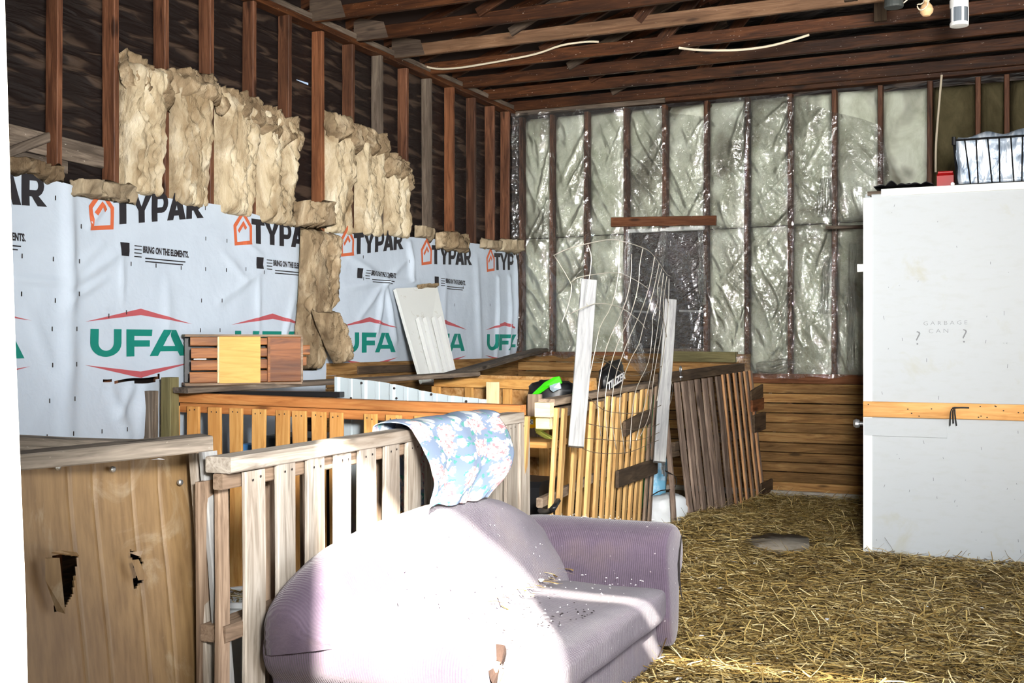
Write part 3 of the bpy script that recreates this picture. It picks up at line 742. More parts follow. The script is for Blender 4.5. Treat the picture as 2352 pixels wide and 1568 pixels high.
def ufa():
    q = []
    q += strip([(0, 1)]+arc(.55, .5, .55, .5, 180, 360, 12)+[(1.1, 1)], [(.28, 1)]+arc(.55, .5, .27, .28, 180, 360, 12)+[(.82, 1)])
    q += [[(1.28, 0), (1.58, 0), (1.58, 1), (1.28, 1)], [(1.58, .76), (2.22, .76), (2.24, 1), (1.58, 1)], [(1.58, .36), (2.15, .36), (2.15, .6), (1.58, .6)]]
    q += [[(2.15, 0), (2.46, 0), (2.96, 1), (2.66, 1)], [(2.96, 1), (3.16, 1), (3.62, 0), (3.30, 0), (2.92, .82)], [(2.55, .18), (3.24, .18), (3.15, .38), (2.64, .38)]]
    return q
def pA(x): return [[(x, 0), (x+.30, 0), (x+.62, 1), (x+.36, 1)], [(x+.62, 1), (x+.92, 0), (x+.62, 0), (x+.40, .8), (x+.36, 1)], [(x+.22, .16), (x+.72, .16), (x+.66, .36), (x+.28, .36)]]
def typar():
    q = [[(.0, .76), (.80, .76), (.80, 1), (.0, 1)], [(.25, 0), (.55, 0), (.55, .76), (.25, .76)]]
    q += [[(.74, 1), (1.04, 1), (1.24, .56), (1.10, .42)], [(1.44, 1), (1.74, 1), (1.39, .42), (1.24, .56)], [(1.10, 0), (1.39, 0), (1.39, .42), (1.24, .56), (1.10, .42)]]
    for x, leg in ((1.72, 0), (3.40, 1)):
        q += [[(x, 0), (x+.28, 0), (x+.28, 1), (x, 1)], [(x+.28, .80), (x+.5, .80), (x+.5, 1), (x+.28, 1)], [(x+.28, .30), (x+.5, .30), (x+.5, .50), (x+.28, .50)]]
        q += strip(arc(x+.5, .65, .30, .35, -90, 90, 8), arc(x+.5, .65, .08, .15, -90, 90, 8))
        if leg: q += [[(x+.36, .30), (x+.60, .32), (x+.90, 0), (x+.56, 0)]]
    return q+pA(2.46)
g_ufa = dice(*polys(*[[(a*.2155, b) for a, b in p] for p in ufa()]), .03)
g_typ = dice(*polys(*[[(a*.175, b*.16) for a, b in p] for p in typar()]), .03)
for g in (g_ufa,): pass
def chev(y, up):
    w, h, t = .86, .045, .04
    s = 1 if up else -1
    return dice(*polys([(0, 0), (w/2, s*h), (w/2, s*(h+t*.9))], [(w/2, s*h), (w, 0), (w/2, s*(h+t*.9))]), .03)
ch_u, ch_d = chev(0, True), chev(0, False)
def icon():
    o = [(.0, .0), (.17, .02), (.175, .14), (.085, .235), (-.01, .13)]
    i = [(.025, .025), (.147, .042), (.15, .13), (.086, .198), (.018, .12)]
    q = strip(o+[o[0]], i+[i[0]])
    q.append([(.03, .10), (.09, .165), (.125, .125), (.108, .108), (.088, .132), (.045, .083)])
    return dice(*polys(*q), .03)
g_icon = icon()
tb = text_mesh('BRING ON THE ELEMENTS.', .052, .0022)
for k in range(-1, 5):
    y0 = 4.655+1.2235*k
    zi = 2.045+.012*k
    if k >= 0 and y0 < 10.0: printed('house_logo', g_icon, y0+.0, zi-.0, m_print_orange)
    sx = 1.0
    z_t = [2.10, 2.09, 2.085, 2.095, 2.10, 2.12][k+1]
    tl = [.05, .15, .02, .13, .05, .06][k+1]
    gv, gf = g_typ
    lim = 10.19
    g2 = ([v for v in gv], [f for f in gf if max(gv[i].x for i in f)+y0+.2 < lim])
    printed('black_lettering', g2, y0+.17, z_t, m_print_black, tilt=tl)
    gv, gf = g_ufa; g2 = (gv, [f for f in gf if max(gv[i].x for i in f)+y0 < lim])
    printed('green_lettering', (g2[0], g2[1]), y0, 1.366, m_print_green, 1, .152)
    for gg, zz in ((ch_u, 1.555), (ch_d, 1.325)):
        gv, gf = gg; printed('red_chevron', (gv, [f for f in gf if max(gv[i].x for i in f)+y0-.04 < lim]), y0-.04, zz, m_print_red)
    bv, bf = tb
    if y0+.95 < lim:
        printed('small_lettering', (bv, bf), y0+.40, 1.955, m_print_black, sx=.62, tilt=-.01)
        bars = dice(*polys(*[[(.0, -.018*j), (.36-.02*j, -.018*j), (.36-.02*j, -.007-.018*j), (0, -.007-.018*j)] for j in range(1, 3)], [(-.20, -.02), (-.13, -.02), (-.13, .055), (-.20, .055)], *[[(-.09, .04-.02*j), (-.03, .04-.02*j), (-.03, .046-.02*j), (-.09, .046-.02*j)] for j in range(4)]), .05)
        printed('fine_print', bars, y0+.42, 1.945, m_print_black)
# staples
vs, fs = [], []
for (x, y) in [(120, 455), (180, 520), (174, 600), (120, 690), (115, 595), (44, 588), (43, 675), (296, 606), (354, 610), (412, 615), (467, 618), (515, 620), (466, 478), (468, 548), (517, 553), (516, 486), (170, 675), (245, 725), (287, 717), (458, 690), (502, 690),
        (113, 755), (167, 755), (111, 838), (165, 836), (107, 920), (162, 915), (102, 1002), (160, 995), (228, 990), (282, 985), (455, 758), (500, 758), (830, 640), (1000, 760), (1040, 700), (1060, 660), (830, 590), (700, 640), (935, 600), (1120, 700), (600, 625), (560, 618)]:
    yy, zz = wp_(x, y); h = HX+hw(yy, zz)+.004; k = len(vs); w, l = .0035, .012
    vs += [V((h, yy-w, zz-l)), V((h, yy+w, zz-l)), V((h, yy+w, zz+l)), V((h, yy-w, zz+l))]; fs.append((k, k+1, k+2, k+3))
mesh('staples', vs, fs, m_char, hwr, base=vs[0])['kind'] = 'stuff'

# ------------------------------------------------------------------ loose insulation on the left wall
IX = WX-.085
def wall_batt(name, y0, y1, z0, z1, T, seed, label, mat=m_glasswool, fold=True, amp=.035, sag=0.0, grp=None, top=0.0):
    t = thing(name, label, 'insulation', (IX, (y0+y1)/2, z0), grp)
    def P(u, v):
        return V((IX+.02+sag*math.sin(v*2.2), lerp(y0+.01, y1-.03, u)+.03*nz(seed, v*2.5, 4), lerp(z0, z1-top*u, v)))
    batt('fibre_slab', P, (1, 0, 0), T, seed, mat, t, 30, 80, amp*1.15, .035)
    if fold:
        zf = z1-top*.5
        fh = .13+.09*abs(nz(seed*1.7, 2, 3)); sl = .10*nz(seed*2.3, 5, 1)
        def Q(u, v): return V((IX+T*.55+.045*(1-v), lerp(y0-.015, y1+.02, u)+.02*nz(seed, v*4, u), lerp(zf-fh*(1+.4*nz(seed+u*3, 1, 7)), zf+.03, v)-.05*u+sl*(u-.5)+.03*nz(seed+3, u*4, 1)))
        batt('folded_top', Q, (1, 0, .35), .075, seed+50, m_wool_brown, t, 30, 18, .05, .05)
    return t
wall_batt('insulation_batt', 4.90, 5.24, 2.27, 3.02, .13, 1, 'leftmost upright fibreglass batt, twisted, left of the second dark stud', sag=.03)
wall_batt('insulation_batt', 5.30, 5.67, 2.25, 3.05, .12, 2, 'upright fibreglass batt with torn white top fold, second from the left')
wall_batt('insulation_batt', 5.71, 6.10, 2.24, 3.03, .13, 3, 'wide upright fibreglass batt with peaked top above the second house emblem', top=.05, sag=.02)
wall_batt('insulation_batt', 6.11, 6.55, 2.22, 2.99, .14, 4, 'frayed upright fibreglass batt with ragged right edge, left of the bright stud', amp=.045, top=.06)
wall_batt('insulation_batt', 6.93, 7.30, 2.22, 3.05, .12, 5, 'upright fibreglass batt just right of the bright front stud')
wall_batt('insulation_batt', 7.33, 7.72, 2.24, 3.04, .12, 6, 'upright fibreglass batt with drooping cap, middle one of the right three')
wall_batt('insulation_batt', 7.74, 8.14, 2.27, 2.88, .12, 7, 'shortest upright fibreglass batt, rightmost in the row')
def scrap(x0, x1, ya, yb, yc, yd, X, T, seed, label, mat, amp=.03, nu=20, nv=12):
    """ragged scrap: top edge (x0,ya)-(x1,yb), bottom edge (x0,yc)-(x1,yd) at distance plane X"""
    A, B, Cc, D = atX(x0, ya, X), atX(x1, yb, X), atX(x0, yc, X), atX(x1, yd, X)
    def P(u, v): return lerp(lerp(Cc, D, u), lerp(A, B, u), v)
    o = batt('insulation_scrap', P, (1, -.15, .1), T*.75, seed, mat, None, nu+12, nv+8, amp*1.7, .045); return tag(o, label, 'insulation', None)
scrap(14, 140, 360, 392, 395, 424, WX+.015, .10, 21, 'tan fibreglass scrap draped on the wrap edge at far left by the door jamb', m_wool_brown)
scrap(160, 310, 412, 432, 448, 470, WX+.04, .09, 22, 'grey fibreglass scrap hanging over the wrap edge above the orange house emblem', m_wool_grey)
scrap(674, 750, 462, 470, 520, 524, WX+.03, .13, 23, 'rolled brown fibreglass wad beside the bright stud, above the long hanging strip', m_wool_brown, .05, 18, 16)
scrap(952, 992, 518, 524, 545, 548, WX+.03, .07, 24, 'small grey fibreglass wad right of the shortest batt', m_wool_grey, .02, 10, 10)
scrap(1000, 1070, 532, 540, 568, 582, WX+.035, .09, 25, 'tan fibreglass clump hanging over the fourth black lettering', m_wool_brown, .04, 16, 12)
scrap(1102, 1146, 550, 555, 570, 574, WX+.03, .06, 26, 'thin grey fibreglass wad on the wrap edge, second from the corner', m_wool_grey, .02, 10, 8)
scrap(1146, 1192, 550, 553, 577, 580, WX+.045, .09, 27, 'grey fibreglass roll on the wrap edge in the far corner', m_wool_grey, .02, 12, 10)
# long hanging strip with a split tail
hs = thing('hanging_insulation', 'long brown fibreglass strip hanging down over the wrap behind the wooden crate', 'insulation', atX(740, 855, WX+.1))
def edge_batt(name, L, R, X, T, seed, par, amp=.045):
    L = [atX(*p, X) for p in L]; R = [atX(*p, X) for p in R]; n = len(L)-1
    def P(u, v):
        t = (1-v)*n; i = min(int(t), n-1); f = t-i; return lerp(lerp(L[i], L[i+1], f), lerp(R[i], R[i+1], f), u)
    return batt(name, P, (1, -.2, 0), T, seed, m_wool_brown, par, 30, 80, amp*1.2, .05)
edge_batt('strip', [(690, 526), (687, 600), (683, 700), (676, 770), (692, 850)], [(774, 540), (766, 600), (764, 690), (735, 760), (728, 850)], WX+.06, .09, 31, hs)
edge_batt('split_tail', [(716, 716), (726, 748), (748, 800), (766, 836)], [(766, 716), (784, 745), (800, 790), (806, 824)], WX+.20, .06, 32, hs)

# ------------------------------------------------------------------ clear plastic over the back wall
ps = thing('plastic_sheet', 'clear wrinkled plastic sheet stapled over the insulated back wall', 'plastic sheet', (-3.0, WY-.02, 1.2))
PTOP = [(1178, 262), (1345, 250), (1520, 243), (1545, 262), (1622, 268), (1650, 228), (1712, 222), (1815, 222), (1915, 258), (1975, 272), (2022, 288), (2036, 345), (2046, 420)]
PT = [atY(x, y, WY-.02) for x, y in PTOP]; PTc = [(p.x, p.z) for p in PT]
PB = [(-4.62, 1.30), (-3.5, 1.31), (-3.3, 1.12), (-3.08, 1.25), (-2.75, 1.36), (-2.4, 1.26), (-2.3, 1.12), (-1.55, 1.14), (-.6, 1.2)]
PX0, PX1 = PTc[0][0], PTc[-1][0]
def poly_h(x, z):
    k = min(BST, key=lambda b: abs(b-x)); d = (x-k)
    bulge = .010*(1-math.exp(-(d/.09)**2))
    a = nz(x*2.0+z*1.1, z*.55-x*.5, 2.2); b = nz(x*7+z*4.2, z*1.7-x*1.5, 8.2); c = nz(x*16+z*9, z*5-x*4, 5.1)
    ridge = (1-abs(a))**3*.024+(1-abs(b))**4*.022+(1-abs(c))**3*.007
    near = math.exp(-(d/.05)**2)
    fine = math.exp(-((d+.02)/.07)**2)*.022*nz(x*34, z*17, 9.0)*(.4+1.2*max(0, nz(x*1.5, z*1.8, 3)+.3))
    return .004+bulge+ridge*(1-.5*near)+abs(fine)
PCR = []
rr = random.Random(77)
for k in range(110):
    bx = rr.choice(BST[1:9])+rr.uniform(-.03, .03); bz_ = rr.uniform(1.3, 3.6); L = rr.uniform(.15, .6); an = math.radians(rr.gauss(62, 12)); sg = -1 if rr.random() < .75 else 1
    PCR.append((bx, bz_, bx+sg*L*math.cos(an), bz_-L*math.sin(an), rr.uniform(.010, .026), rr.uniform(.010, .022)))
PCELL = {}
for c in PCR:
    for gx in range(int(math.floor((min(c[0], c[2])-.06)*5)), int(math.floor((max(c[0], c[2])+.06)*5))+1):
        for gz in range(int(math.floor((min(c[1], c[3])-.06)*5)), int(math.floor((max(c[1], c[3])+.06)*5))+1): PCELL.setdefault((gx, gz), []).append(c)
def poly_cr(x, z):
    h = 0
    for (a0, b0, a1, b1, am, w) in PCELL.get((int(math.floor(x*5)), int(math.floor(z*5))), ()):
        dx, dz = a1-a0, b1-b0; t = ((x-a0)*dx+(z-b0)*dz)/(dx*dx+dz*dz); tc = min(1, max(0, t)); d2 = (x-a0-dx*tc)**2+(z-b0-dz*tc)**2
        if d2 < w*w*6: h += am*math.exp(-d2/(w*w))*(1-.8*tc)
    return h
def poly_f(u, v):
    x = lerp(PX0, PX1, u); zt = curve(PTc, x); zb = curve(PB, x)+.03*nz(x*6, 1, 1); z = lerp(zb, zt, v)
    h = (poly_h(x, z)+poly_cr(x, z))*(.45 if -3.45 < x < -2.74 and z < 2.46 else 1)
    if z < 1.40: h += .05*(1.40-z)/.25
    return V((x, WY-.01-h, z))
vs, fs = grid(400, 260, poly_f)
mesh('film', vs, fs, m_poly, ps, smooth=True, base=(-3.0, WY-.02, 1.2))
# crumpled gathers: bright bunched plastic beside the window and lower right
def gather(x0, y0, x1, y1, wid, seed, name='gathered_fold'):
    a, b = atY(x0, y0, WY-.06), atY(x1, y1, WY-.06); d = (b-a); L = d.length; d /= L; s = V((d.z, 0, -d.x))
    def f(u, v):
        w = wid*(.6+.6*abs(nz(seed, v*L*3, 2)))
        return a+d*L*v+s*w*(u-.5)+V((0, -1, 0))*(.03+.03*nz(seed+u*5, v*L*9, 3)+.03*abs(math.sin(u*9+seed+3*nz(v*L*4, 1, seed))))
    vs, fs = grid(16, int(L*70)+8, f); return mesh(name, vs, fs, m_poly, ps, smooth=True, base=a)
gather(1448, 535, 1440, 700, .09, 1); gather(1440, 690, 1462, 800, .13, 2); gather(1526, 530, 1520, 640, .08, 3); gather(1522, 640, 1530, 830, .10, 4); gather(1612, 525, 1618, 700, .08, 5)
gather(1470, 790, 1490, 880, .13, 8)
gather(1900, 410, 1895, 500, .16, 6); gather(1740, 845, 1830, 835, .16, 7); gather(1905, 590, 1890, 720, .12, 9); gather(1960, 560, 1955, 850, .10, 10)
o = board('header_board', atY(1405, 510, WY-.05), atY(1645, 506, WY-.05), .088, .036, (0, 0, 1), m_header); tag(o, 'short brown board nailed across the back wall over the window', 'board')
o = board('cross_board', atY(1898, 523, WY-.35), atY(2060, 520, WY-.35)+V((.2, 0, 0)), .026, .09, (0, 0, 1), m_plate); tag(o, 'narrow grey board sticking out behind the white partition', 'board')
# ------------------------------------------------------------------ pens: slatted fences
UP = V((0, 0, 1))
class Fence:
    """slat fence between two ground points; lean shifts the foot of every slat"""
    def __init__(s, name, label, cat, T0, T1, lean=(0, 0, 0), grp=None):
        s.T0, s.T1 = V(T0), V(T1); s.lean = V(lean)
        s.r = thing(name, label, cat, (s.T0.x, s.T0.y, 0), grp)
        d = s.T1-s.T0; s.d = d.normalized(); s.h = V((d.x, d.y, 0)).normalized()
        s.n = V((s.h.y, -s.h.x, 0))                                   # towards the aisle / camera
    def top(s, t): return lerp(s.T0, s.T1, t)
    def slat(s, xa, xb, mat, th=.018, dz0=0.0, zb=.02, off=0.0, name='slat', seed=0, rag=.0025):
        a, b = on_line(xa, s.T0, s.T1), on_line(xb, s.T0, s.T1)
        P, w = s.top((a+b)/2), (s.top(b)-s.top(a)).length
        p1 = P+V((0, 0, dz0))+s.n*off; k = (p1.z-zb)/max(P.z, .1)
        p0 = V((P.x, P.y, zb))+s.n*off+s.lean*k
        return board(name, p0, p1, max(w, .02), th, s.h, mat, s.r, rag=rag, seed=seed)
    def nails(s, spans, z, off, name='nail_heads', n=2):
        vs, fs = [], []; rn = random.Random(len(spans))
        for (xa, xb) in spans:
            for k in range(n):
                x = lerp(xa, xb, (k+.8)/(n+.6)); P = s.top(on_line(x, s.T0, s.T1)); c = V((P.x, P.y, P.z-z+rn.uniform(-.006, .006)))+s.n*off; k0 = len(vs)
                for q in range(6): vs.append(c+s.h*math.cos(q*math.pi/3)*.0045+UP*math.sin(q*math.pi/3)*.0045)
                fs.append(tuple(range(k0, k0+6)))
        o = mesh(name, vs, fs, m_char, s.r, base=vs[0]); o['kind'] = 'stuff'
    def rail(s, ta, tb, z, w, th, mat, off=0.0, name='rail', flat=False, rag=.002, seed=0, za=None):
        a, b = s.top(ta), s.top(tb); k = (a.z-z)/max(a.z, .1)
        a = V((a.x, a.y, z if za is None else za))+s.n*off+s.lean*k; b = V((b.x, b.y, z))+s.n*off+s.lean*k
        return board(name, a, b, w, th, (s.n if flat else UP), mat, s.r, rag=rag, seed=seed)

# --- A: grey pallet fence behind the sofa
zA0, zA1 = 1.10, 1.115
T0 = atZ(507, 1049, zA0); T0 = V((-2.25, 2.80, zA0)); T1 = V((-2.335, 5.22, zA1))
A = Fence('pallet_fence', 'weathered grey pallet fence with a thick cap rail running behind the sofa', 'fence', T0, T1)
A.rail(0, .985, zA0-.024, .05, .095, m_grey, off=.0, name='cap_rail', flat=False, seed=3, rag=.0015)
A.rail(.0, 1, zA0-.075, .05, .035, m_greybrown, off=.0, name='stringer', seed=4)
A.rail(.0, 1, .56, .05, .09, m_greybrown, off=-.02, name='stringer', seed=5)
A.rail(.0, 1, .08, .05, .09, m_greybrown, off=-.02, name='stringer', seed=6)
A_SL = [(541, 588), (617, 659), (685, 725), (752, 788), (806, 845), (866, 900), (916, 948), (962, 988), (1003, 1027), (1043, 1066), (1080, 1102), (1109, 1138), (1147, 1173), (1178, 1201)]
A.nails(A_SL, .078, .0425)
for i, (a, b) in enumerate(A_SL):
    A.slat(a, b, m_grey, .018, -.055+.006*((i*7) % 3), .03, .03, seed=i)
for i, (a, b) in enumerate([(500, 548), (655, 690), (735, 756), (897, 920), (1090, 1112)]):
    A.slat(a, b, m_greybrown, .018, -.08, .03, -.075, name='rear_slat', seed=20+i)

# --- B: warm new pallet fence across the pen
B = Fence('pallet_fence', 'honey coloured pallet fence with an amber top rail crossing the pen below the crate', 'fence', (-4.50, 5.27, 1.14), (-2.33, 5.27, 1.118))
B.rail(0, 1, 1.105, .055, .075, m_rail, off=0, name='cap_rail', seed=7, za=1.127)
B.rail(0, 1, 1.05, .06, .03, m_rail, off=-.005, name='stringer', seed=8, za=1.07)
B.rail(0, 1, .12, .08, .04, m_warm, off=0, name='stringer', seed=9)
B_SL = [(391, 419), (437, 465), (486, 516), (535, 564), (586, 617), (641, 672), (679, 711), (724, 756), (764, 794), (842, 872), (894, 929), (957, 984), (1012, 1042), (1072, 1102)]
B.nails(B_SL, .085, .0375)
for i, (a, b) in enumerate(B_SL):
    B.slat(a, b, m_warm, .018, -.062, .05, .025, seed=40+i)
for i, (a, b) in enumerate([(419, 436), (526, 536), (617, 630), (711, 722), (756, 764), (936, 950)]):
    B.slat(a, b, m_warm, .018, -.09, .05, -.06, name='rear_slat', seed=60+i)
# posts at its left end
o = board('fence_post', (-4.49, 5.16, 0), (-4.49, 5.16, 1.245), .075, .075, (1, 0, 0), m_sill, None, rag=.003, seed=2); tag(o, 'greenish square post at the left end of the honey coloured fence', 'post')
o = board('fence_post', (-4.56, 5.08, 0), (-4.56, 5.08, 1.17), .075, .05, (1, 0, 0), m_oldplank, None, rag=.006, seed=3); tag(o, 'rough grey split post against the wrap, left of the greenish post', 'post')

# --- C: yellow lath gate with the two stakes
T0 = V((-2.25, 5.44, 1.13)); T1 = V((-2.55, 8.30, 1.155))
Cg = Fence('lath_fence', 'yellow lath fence panel with two grey stakes leaning on it, right of the sofa back', 'fence', T0, T1, lean=(-.07, 0, 0))
Cg.rail(.01, 1, 1.135, .035, .085, m_lathgrey, off=-.03, name='cap_rail', seed=11, za=1.135)
Cg.rail(0, 1, 1.085, .055, .04, m_lathgrey, off=-.03, name='rail', seed=12, za=1.07)
board('rail_block', (-2.32, 5.42, 1.10), (-2.235, 5.42, 1.10), .075, .05, UP, m_cream, Cg.r)
board('rail_block', (-2.315, 5.42, 1.03), (-2.24, 5.42, 1.03), .055, .045, UP, m_cream, Cg.r)
Cg.rail(0, 1, .62, .05, .035, m_lathgrey, off=-.03, seed=13); Cg.rail(0, 1, .12, .05, .035, m_lathgrey, off=-.03, seed=14)
CS = [(1229, 1241), (1269, 1281), (1285, 1301), (1313, 1328), (1331, 1346), (1350, 1365), (1370, 1385), (1388, 1399), (1403, 1411), (1412, 1425), (1428, 1439), (1442, 1453), (1455, 1465), (1468, 1477), (1481, 1488), (1491, 1499), (1502, 1511)]
for i, (a, b) in enumerate(CS):
    Cg.slat(a+(b-a)*.48, b-(b-a)*.02, m_lath if i < 15 else m_greybrown, .020, -.05+.012*((i*5) % 3), .03, .0 if i else -.06, seed=70+i)
for (xa, ya, xb, yb, hh, nm) in [(1424, 984, 1482, 955, .10, 'short_board'), (1414, 1100, 1505, 1070, .11, 'short_board')]:
    p, q = px2(xa, ya, T0, T1), px2(xb, yb, T0, T1); kk = Cg.n*.045
    k1 = Cg.lean*((1.14-p.z)/1.14); k2 = Cg.lean*((1.14-q.z)/1.14)
    board(nm, p+kk+k1, q+kk+k2, hh, .022, UP, m_dark, Cg.r, rag=.002, seed=4)
def latch(x, y, par, L0, L1, off):
    p = px2(x, y, L0, L1)+off; n = V((1, 0, 0))
    e = empty('gate_latch', p, par)
    board('plate', p+V((0, 0, -.045)), p+V((0, 0, .045)), .03, .008, (0, 1, 0), m_zinc, e)
    board('strap', p+V((.006, -.05, 0)), p+V((.006, .05, 0)), .025, .006, UP, m_zinc, e)
    tube('pin', [p+V((.012, 0, -.06)), p+V((.012, 0, .07))], .006, m_zinc, e)
    return e
latch(1503, 965, Cg.r, T0, T1, Cg.n*.05); latch(1497, 1073, Cg.r, T0, T1, Cg.n*.08)

# --- D: dark gate at the far end
G0, G1 = V((-2.50, 8.42, 1.19)), V((-2.30, 9.98, 1.235))
D = Fence('lath_gate', 'dark weathered lath gate with orange edged slats near the plank wall', 'gate', G0, G1, lean=(.13, 0, 0))
D.rail(-.14, 1.02, 1.222, .075, .05, m_dark, off=-.02, name='top_rail', seed=21, za=1.17)
D.rail(0, 1, .65, .07, .035, m_dark, off=-.035, name='rail', seed=22); D.rail(0, 1, .10, .07, .035, m_dark, off=-.035, name='rail', seed=23)
for i, (a, b) in enumerate([(1541, 1555), (1558, 1572), (1574, 1587), (1589, 1603), (1604, 1617), (1620, 1631), (1636, 1649)]):
    D.slat(a+(b-a)*.30, b+(b-a)*.02, m_gate, .020, -.055, .03, .012, seed=90+i, rag=.004)
for i, a in enumerate((1651, 1664, 1678, 1691, 1703, 1714)):
    D.slat(a+2.5, a+4.6, m_orange, .016, -.045, .05, .013, name='fresh_slat', seed=110+i); D.slat(a+6.4, a+10.0, m_gate, .014, -.05, .05, .008, seed=120+i)
for (ya, yb, w, m) in [(925, 900, .115, m_dark), (944, 932, .10, m_header), (985, 970, .155, m_dark), (1135, 1115, .11, m_dark)]:
    p, q = px2(1706, ya-12, G0, G1), px2(1739, yb-8, G0, G1)
    k1 = D.lean*((1.2-p.z)/1.2)+D.n*.045; board('cross_board', p+k1, q+k1, w, .022, UP, m, D.r, rag=.002, seed=6)
latch(1738, 903, D.r, G0, G1, D.n*.08+D.lean*.3); latch(1740, 990, D.r, G0, G1, D.n*.08+D.lean*.5)
eb = thing('eye_bolt', 'small galvanised eye bolt screwed upright into the dark gate top rail', 'eye bolt', px2(1563, 864, G0, G1))
p = V(eb.location); vs, fs = tube_geo([p+V((0, math.cos(t)*.022, .055+math.sin(t)*.022)) for t in [k*math.pi/8 for k in range(17)]], .005); mesh('ring', vs, fs, m_zinc, eb, base=p)
tube('shank', [p+V((0, 0, -.03)), p+V((0, 0, .034))], .006, m_zinc, eb); lathe('washer', [(.02, 0), (.02, .008)], p+V((0, 0, -.008)), m_zinc, eb, 12)

# loose upright between the two panels
q0, q1 = V((-2.40, 8.22, .02)), V((-2.53, 8.32, 1.13))
o = board('loose_stick', q0, q1, .04, .035, (0, 1, 0), m_gate, None, rag=.005, seed=8); tag(o, 'thin grey stick standing in the gap between lath fence and dark gate', 'stick')
o = board('gap_rail', (-2.52, 8.28, .60), (-2.47, 8.62, .60), .06, .03, UP, m_dark, None); tag(o, 'short brown rail bridging the gap between lath fence and dark gate', 'rail')

# --- E: back pen divider of boards and chipboard
E0, E1 = V((-4.0, 7.45, 1.20)), V((-2.62, 7.05, 1.19))
Ef = Fence('pen_divider', 'pine framed chipboard divider at the back of the middle pen', 'fence', E0, E1)
Ef.rail(0, 1, .80, .82, .012, m_osb, off=-.045, name='chipboard', rag=0)
Ef.rail(0, 1, 1.155, .07, .035, m_warm, name='top_rail', off=0, seed=31); Ef.rail(0, 1, .70, .07, .035, m_warm, name='rail', off=0, seed=32)
for i, t in enumerate((.02, .25, .5, .73, .86, .98)):
    P = Ef.top(t); board('stud', V((P.x, P.y, .1))+Ef.n*.02, V((P.x, P.y, 1.12))+Ef.n*.02, .08, .02, Ef.h, m_warm, Ef.r, rag=.002, seed=33+i)
pcb = atY(1132, 877, 6.95)
o = board('cream_board', (pcb.x, pcb.y, .05), pcb, .095, .02, (1, 0, 0), m_cream); tag(o, 'pale cream board standing upright in the back pen', 'board')
o = board('stub_board', atY(1230, 1010, 6.3), atY(1228, 905, 6.3), .09, .03, (1, 0, 0), m_greybrown, rag=.004, seed=2); tag(o, 'bark edged brown board standing behind the lath fence end', 'board')
sh = board('pen_shelf', (-3.2, 5.95, .88), (-2.42, 5.95, .88), .30, .035, (0, 1, 0), m_warm); tag(sh, 'wooden shelf behind the lath fence below the green bag', 'shelf')

# --- G: rail of the nearest pen (grey, far side) and F: hardboard panel at the front
ga, gb_ = atZ(20, 1018, 1.07), atZ(420, 1034, 1.07)
gf = thing('pen_rail', 'long grey rail on posts behind the hardboard panel at far left', 'fence', (ga.x, ga.y, 0))
board('rail', ga, gb_, .06, .09, UP, m_cap, gf, rag=.004, seed=12)
for t_ in (.02, .55, .97):
    g_ = lerp(ga, gb_, t_); board('post', (g_.x, g_.y+.06, .02), (g_.x, g_.y+.06, 1.05), .08, .05, (1, 0, 0), m_greybrown, gf)
R0, R1 = V((-2.55, 2.10, 1.125)), V((-2.425, 2.96, 1.125))
hp = thing('hardboard_panel', 'brown scuffed hardboard panel with torn holes under a grey plank at lower left', 'panel', (R0.x, R0.y, 0))
hdir = (R1-R0).normalized(); hn = V((hdir.y, -hdir.x, 0))
cap0, cap1 = atZ(36, 1062, 1.12), atZ(474, 1016, 1.15)
def hb(u, v):
    a = lerp(R0, R1, u*.955); p = V((a.x, a.y, lerp(.02, 1.112+.012*u, v)))+V((.13, 0, 0))*(1-v)
    g = 0
    for c in (.42, .52, .68, .80, .945): g += -.004*math.exp(-((u-c)/.006)**2)
    return p+hn*(g+.006*nz(u*3, v*3, 1)+(.012*max(0, (v-.9)/.1)*u))
HO = [[(120, 1275), (150, 1272), (178, 1276), (172, 1330), (168, 1360), (150, 1395), (126, 1405), (124, 1370), (128, 1300)], [(298, 1262), (316, 1270), (328, 1290), (329, 1330), (318, 1345), (308, 1352), (306, 1330), (318, 1320), (306, 1300)]]
def in_poly(p, poly):
    c = False; j = len(poly)-1
    for i in range(len(poly)):
        (xi, yi), (xj, yj) = poly[i], poly[j]
        if (yi > p[1]) != (yj > p[1]) and p[0] < (xj-xi)*(p[1]-yi)/(yj-yi)+xi: c = not c
        j = i
    return c
def proj(P):
    x = cy*P.x+sy_*P.y; z = -sy_*P.x+cy*P.y; return (1176+F_PX*x/z, 784-F_PX*(P.z-CAM_H)/z)
def hb_keep(u, v):
    q = proj(hb(u, v)); return not any(in_poly(q, h) for h in HO)
vs, fs = grid(150, 180, hb, hb_keep)
o = mesh('hardboard', vs, fs, m_card, hp, base=R0); solidify(o, .006, -1)
def flap(pts, curl, name='torn_flap'):
    P = [px2(x, y, R0+V((.07, 0, 0)), R1+V((.07, 0, 0)))+hn*(.012+c) for (x, y), c in zip(pts, curl)]
    o = mesh(name, P, [tuple(range(len(P)))], m_card, hp, base=P[0]); return solidify(o, .005)
flap([(102, 1266), (150, 1272), (172, 1275), (168, 1268), (120, 1262)], [.02, .02, .005, 0, .02])
flap([(98, 1280), (120, 1278), (128, 1404), (118, 1400), (98, 1330)], [0, .02, .03, .01, 0])
flap([(290, 1268), (312, 1262), (306, 1276)], [0, .02, .02]); flap([(296, 1285), (306, 1282), (320, 1326), (306, 1330)], [0, .012, .025, .01])
board('cap_plank', cap0+V((-.12, -.30, 0)), cap1, .10, .045, hn, m_cap, hp, rag=.003, seed=15)
board('frame_stile', V((R0.x+.02, R0.y+.22, .02)), V((R0.x+.02-.04, R0.y+.22, 1.08)), .09, .035, hdir, m_greybrown, hp)
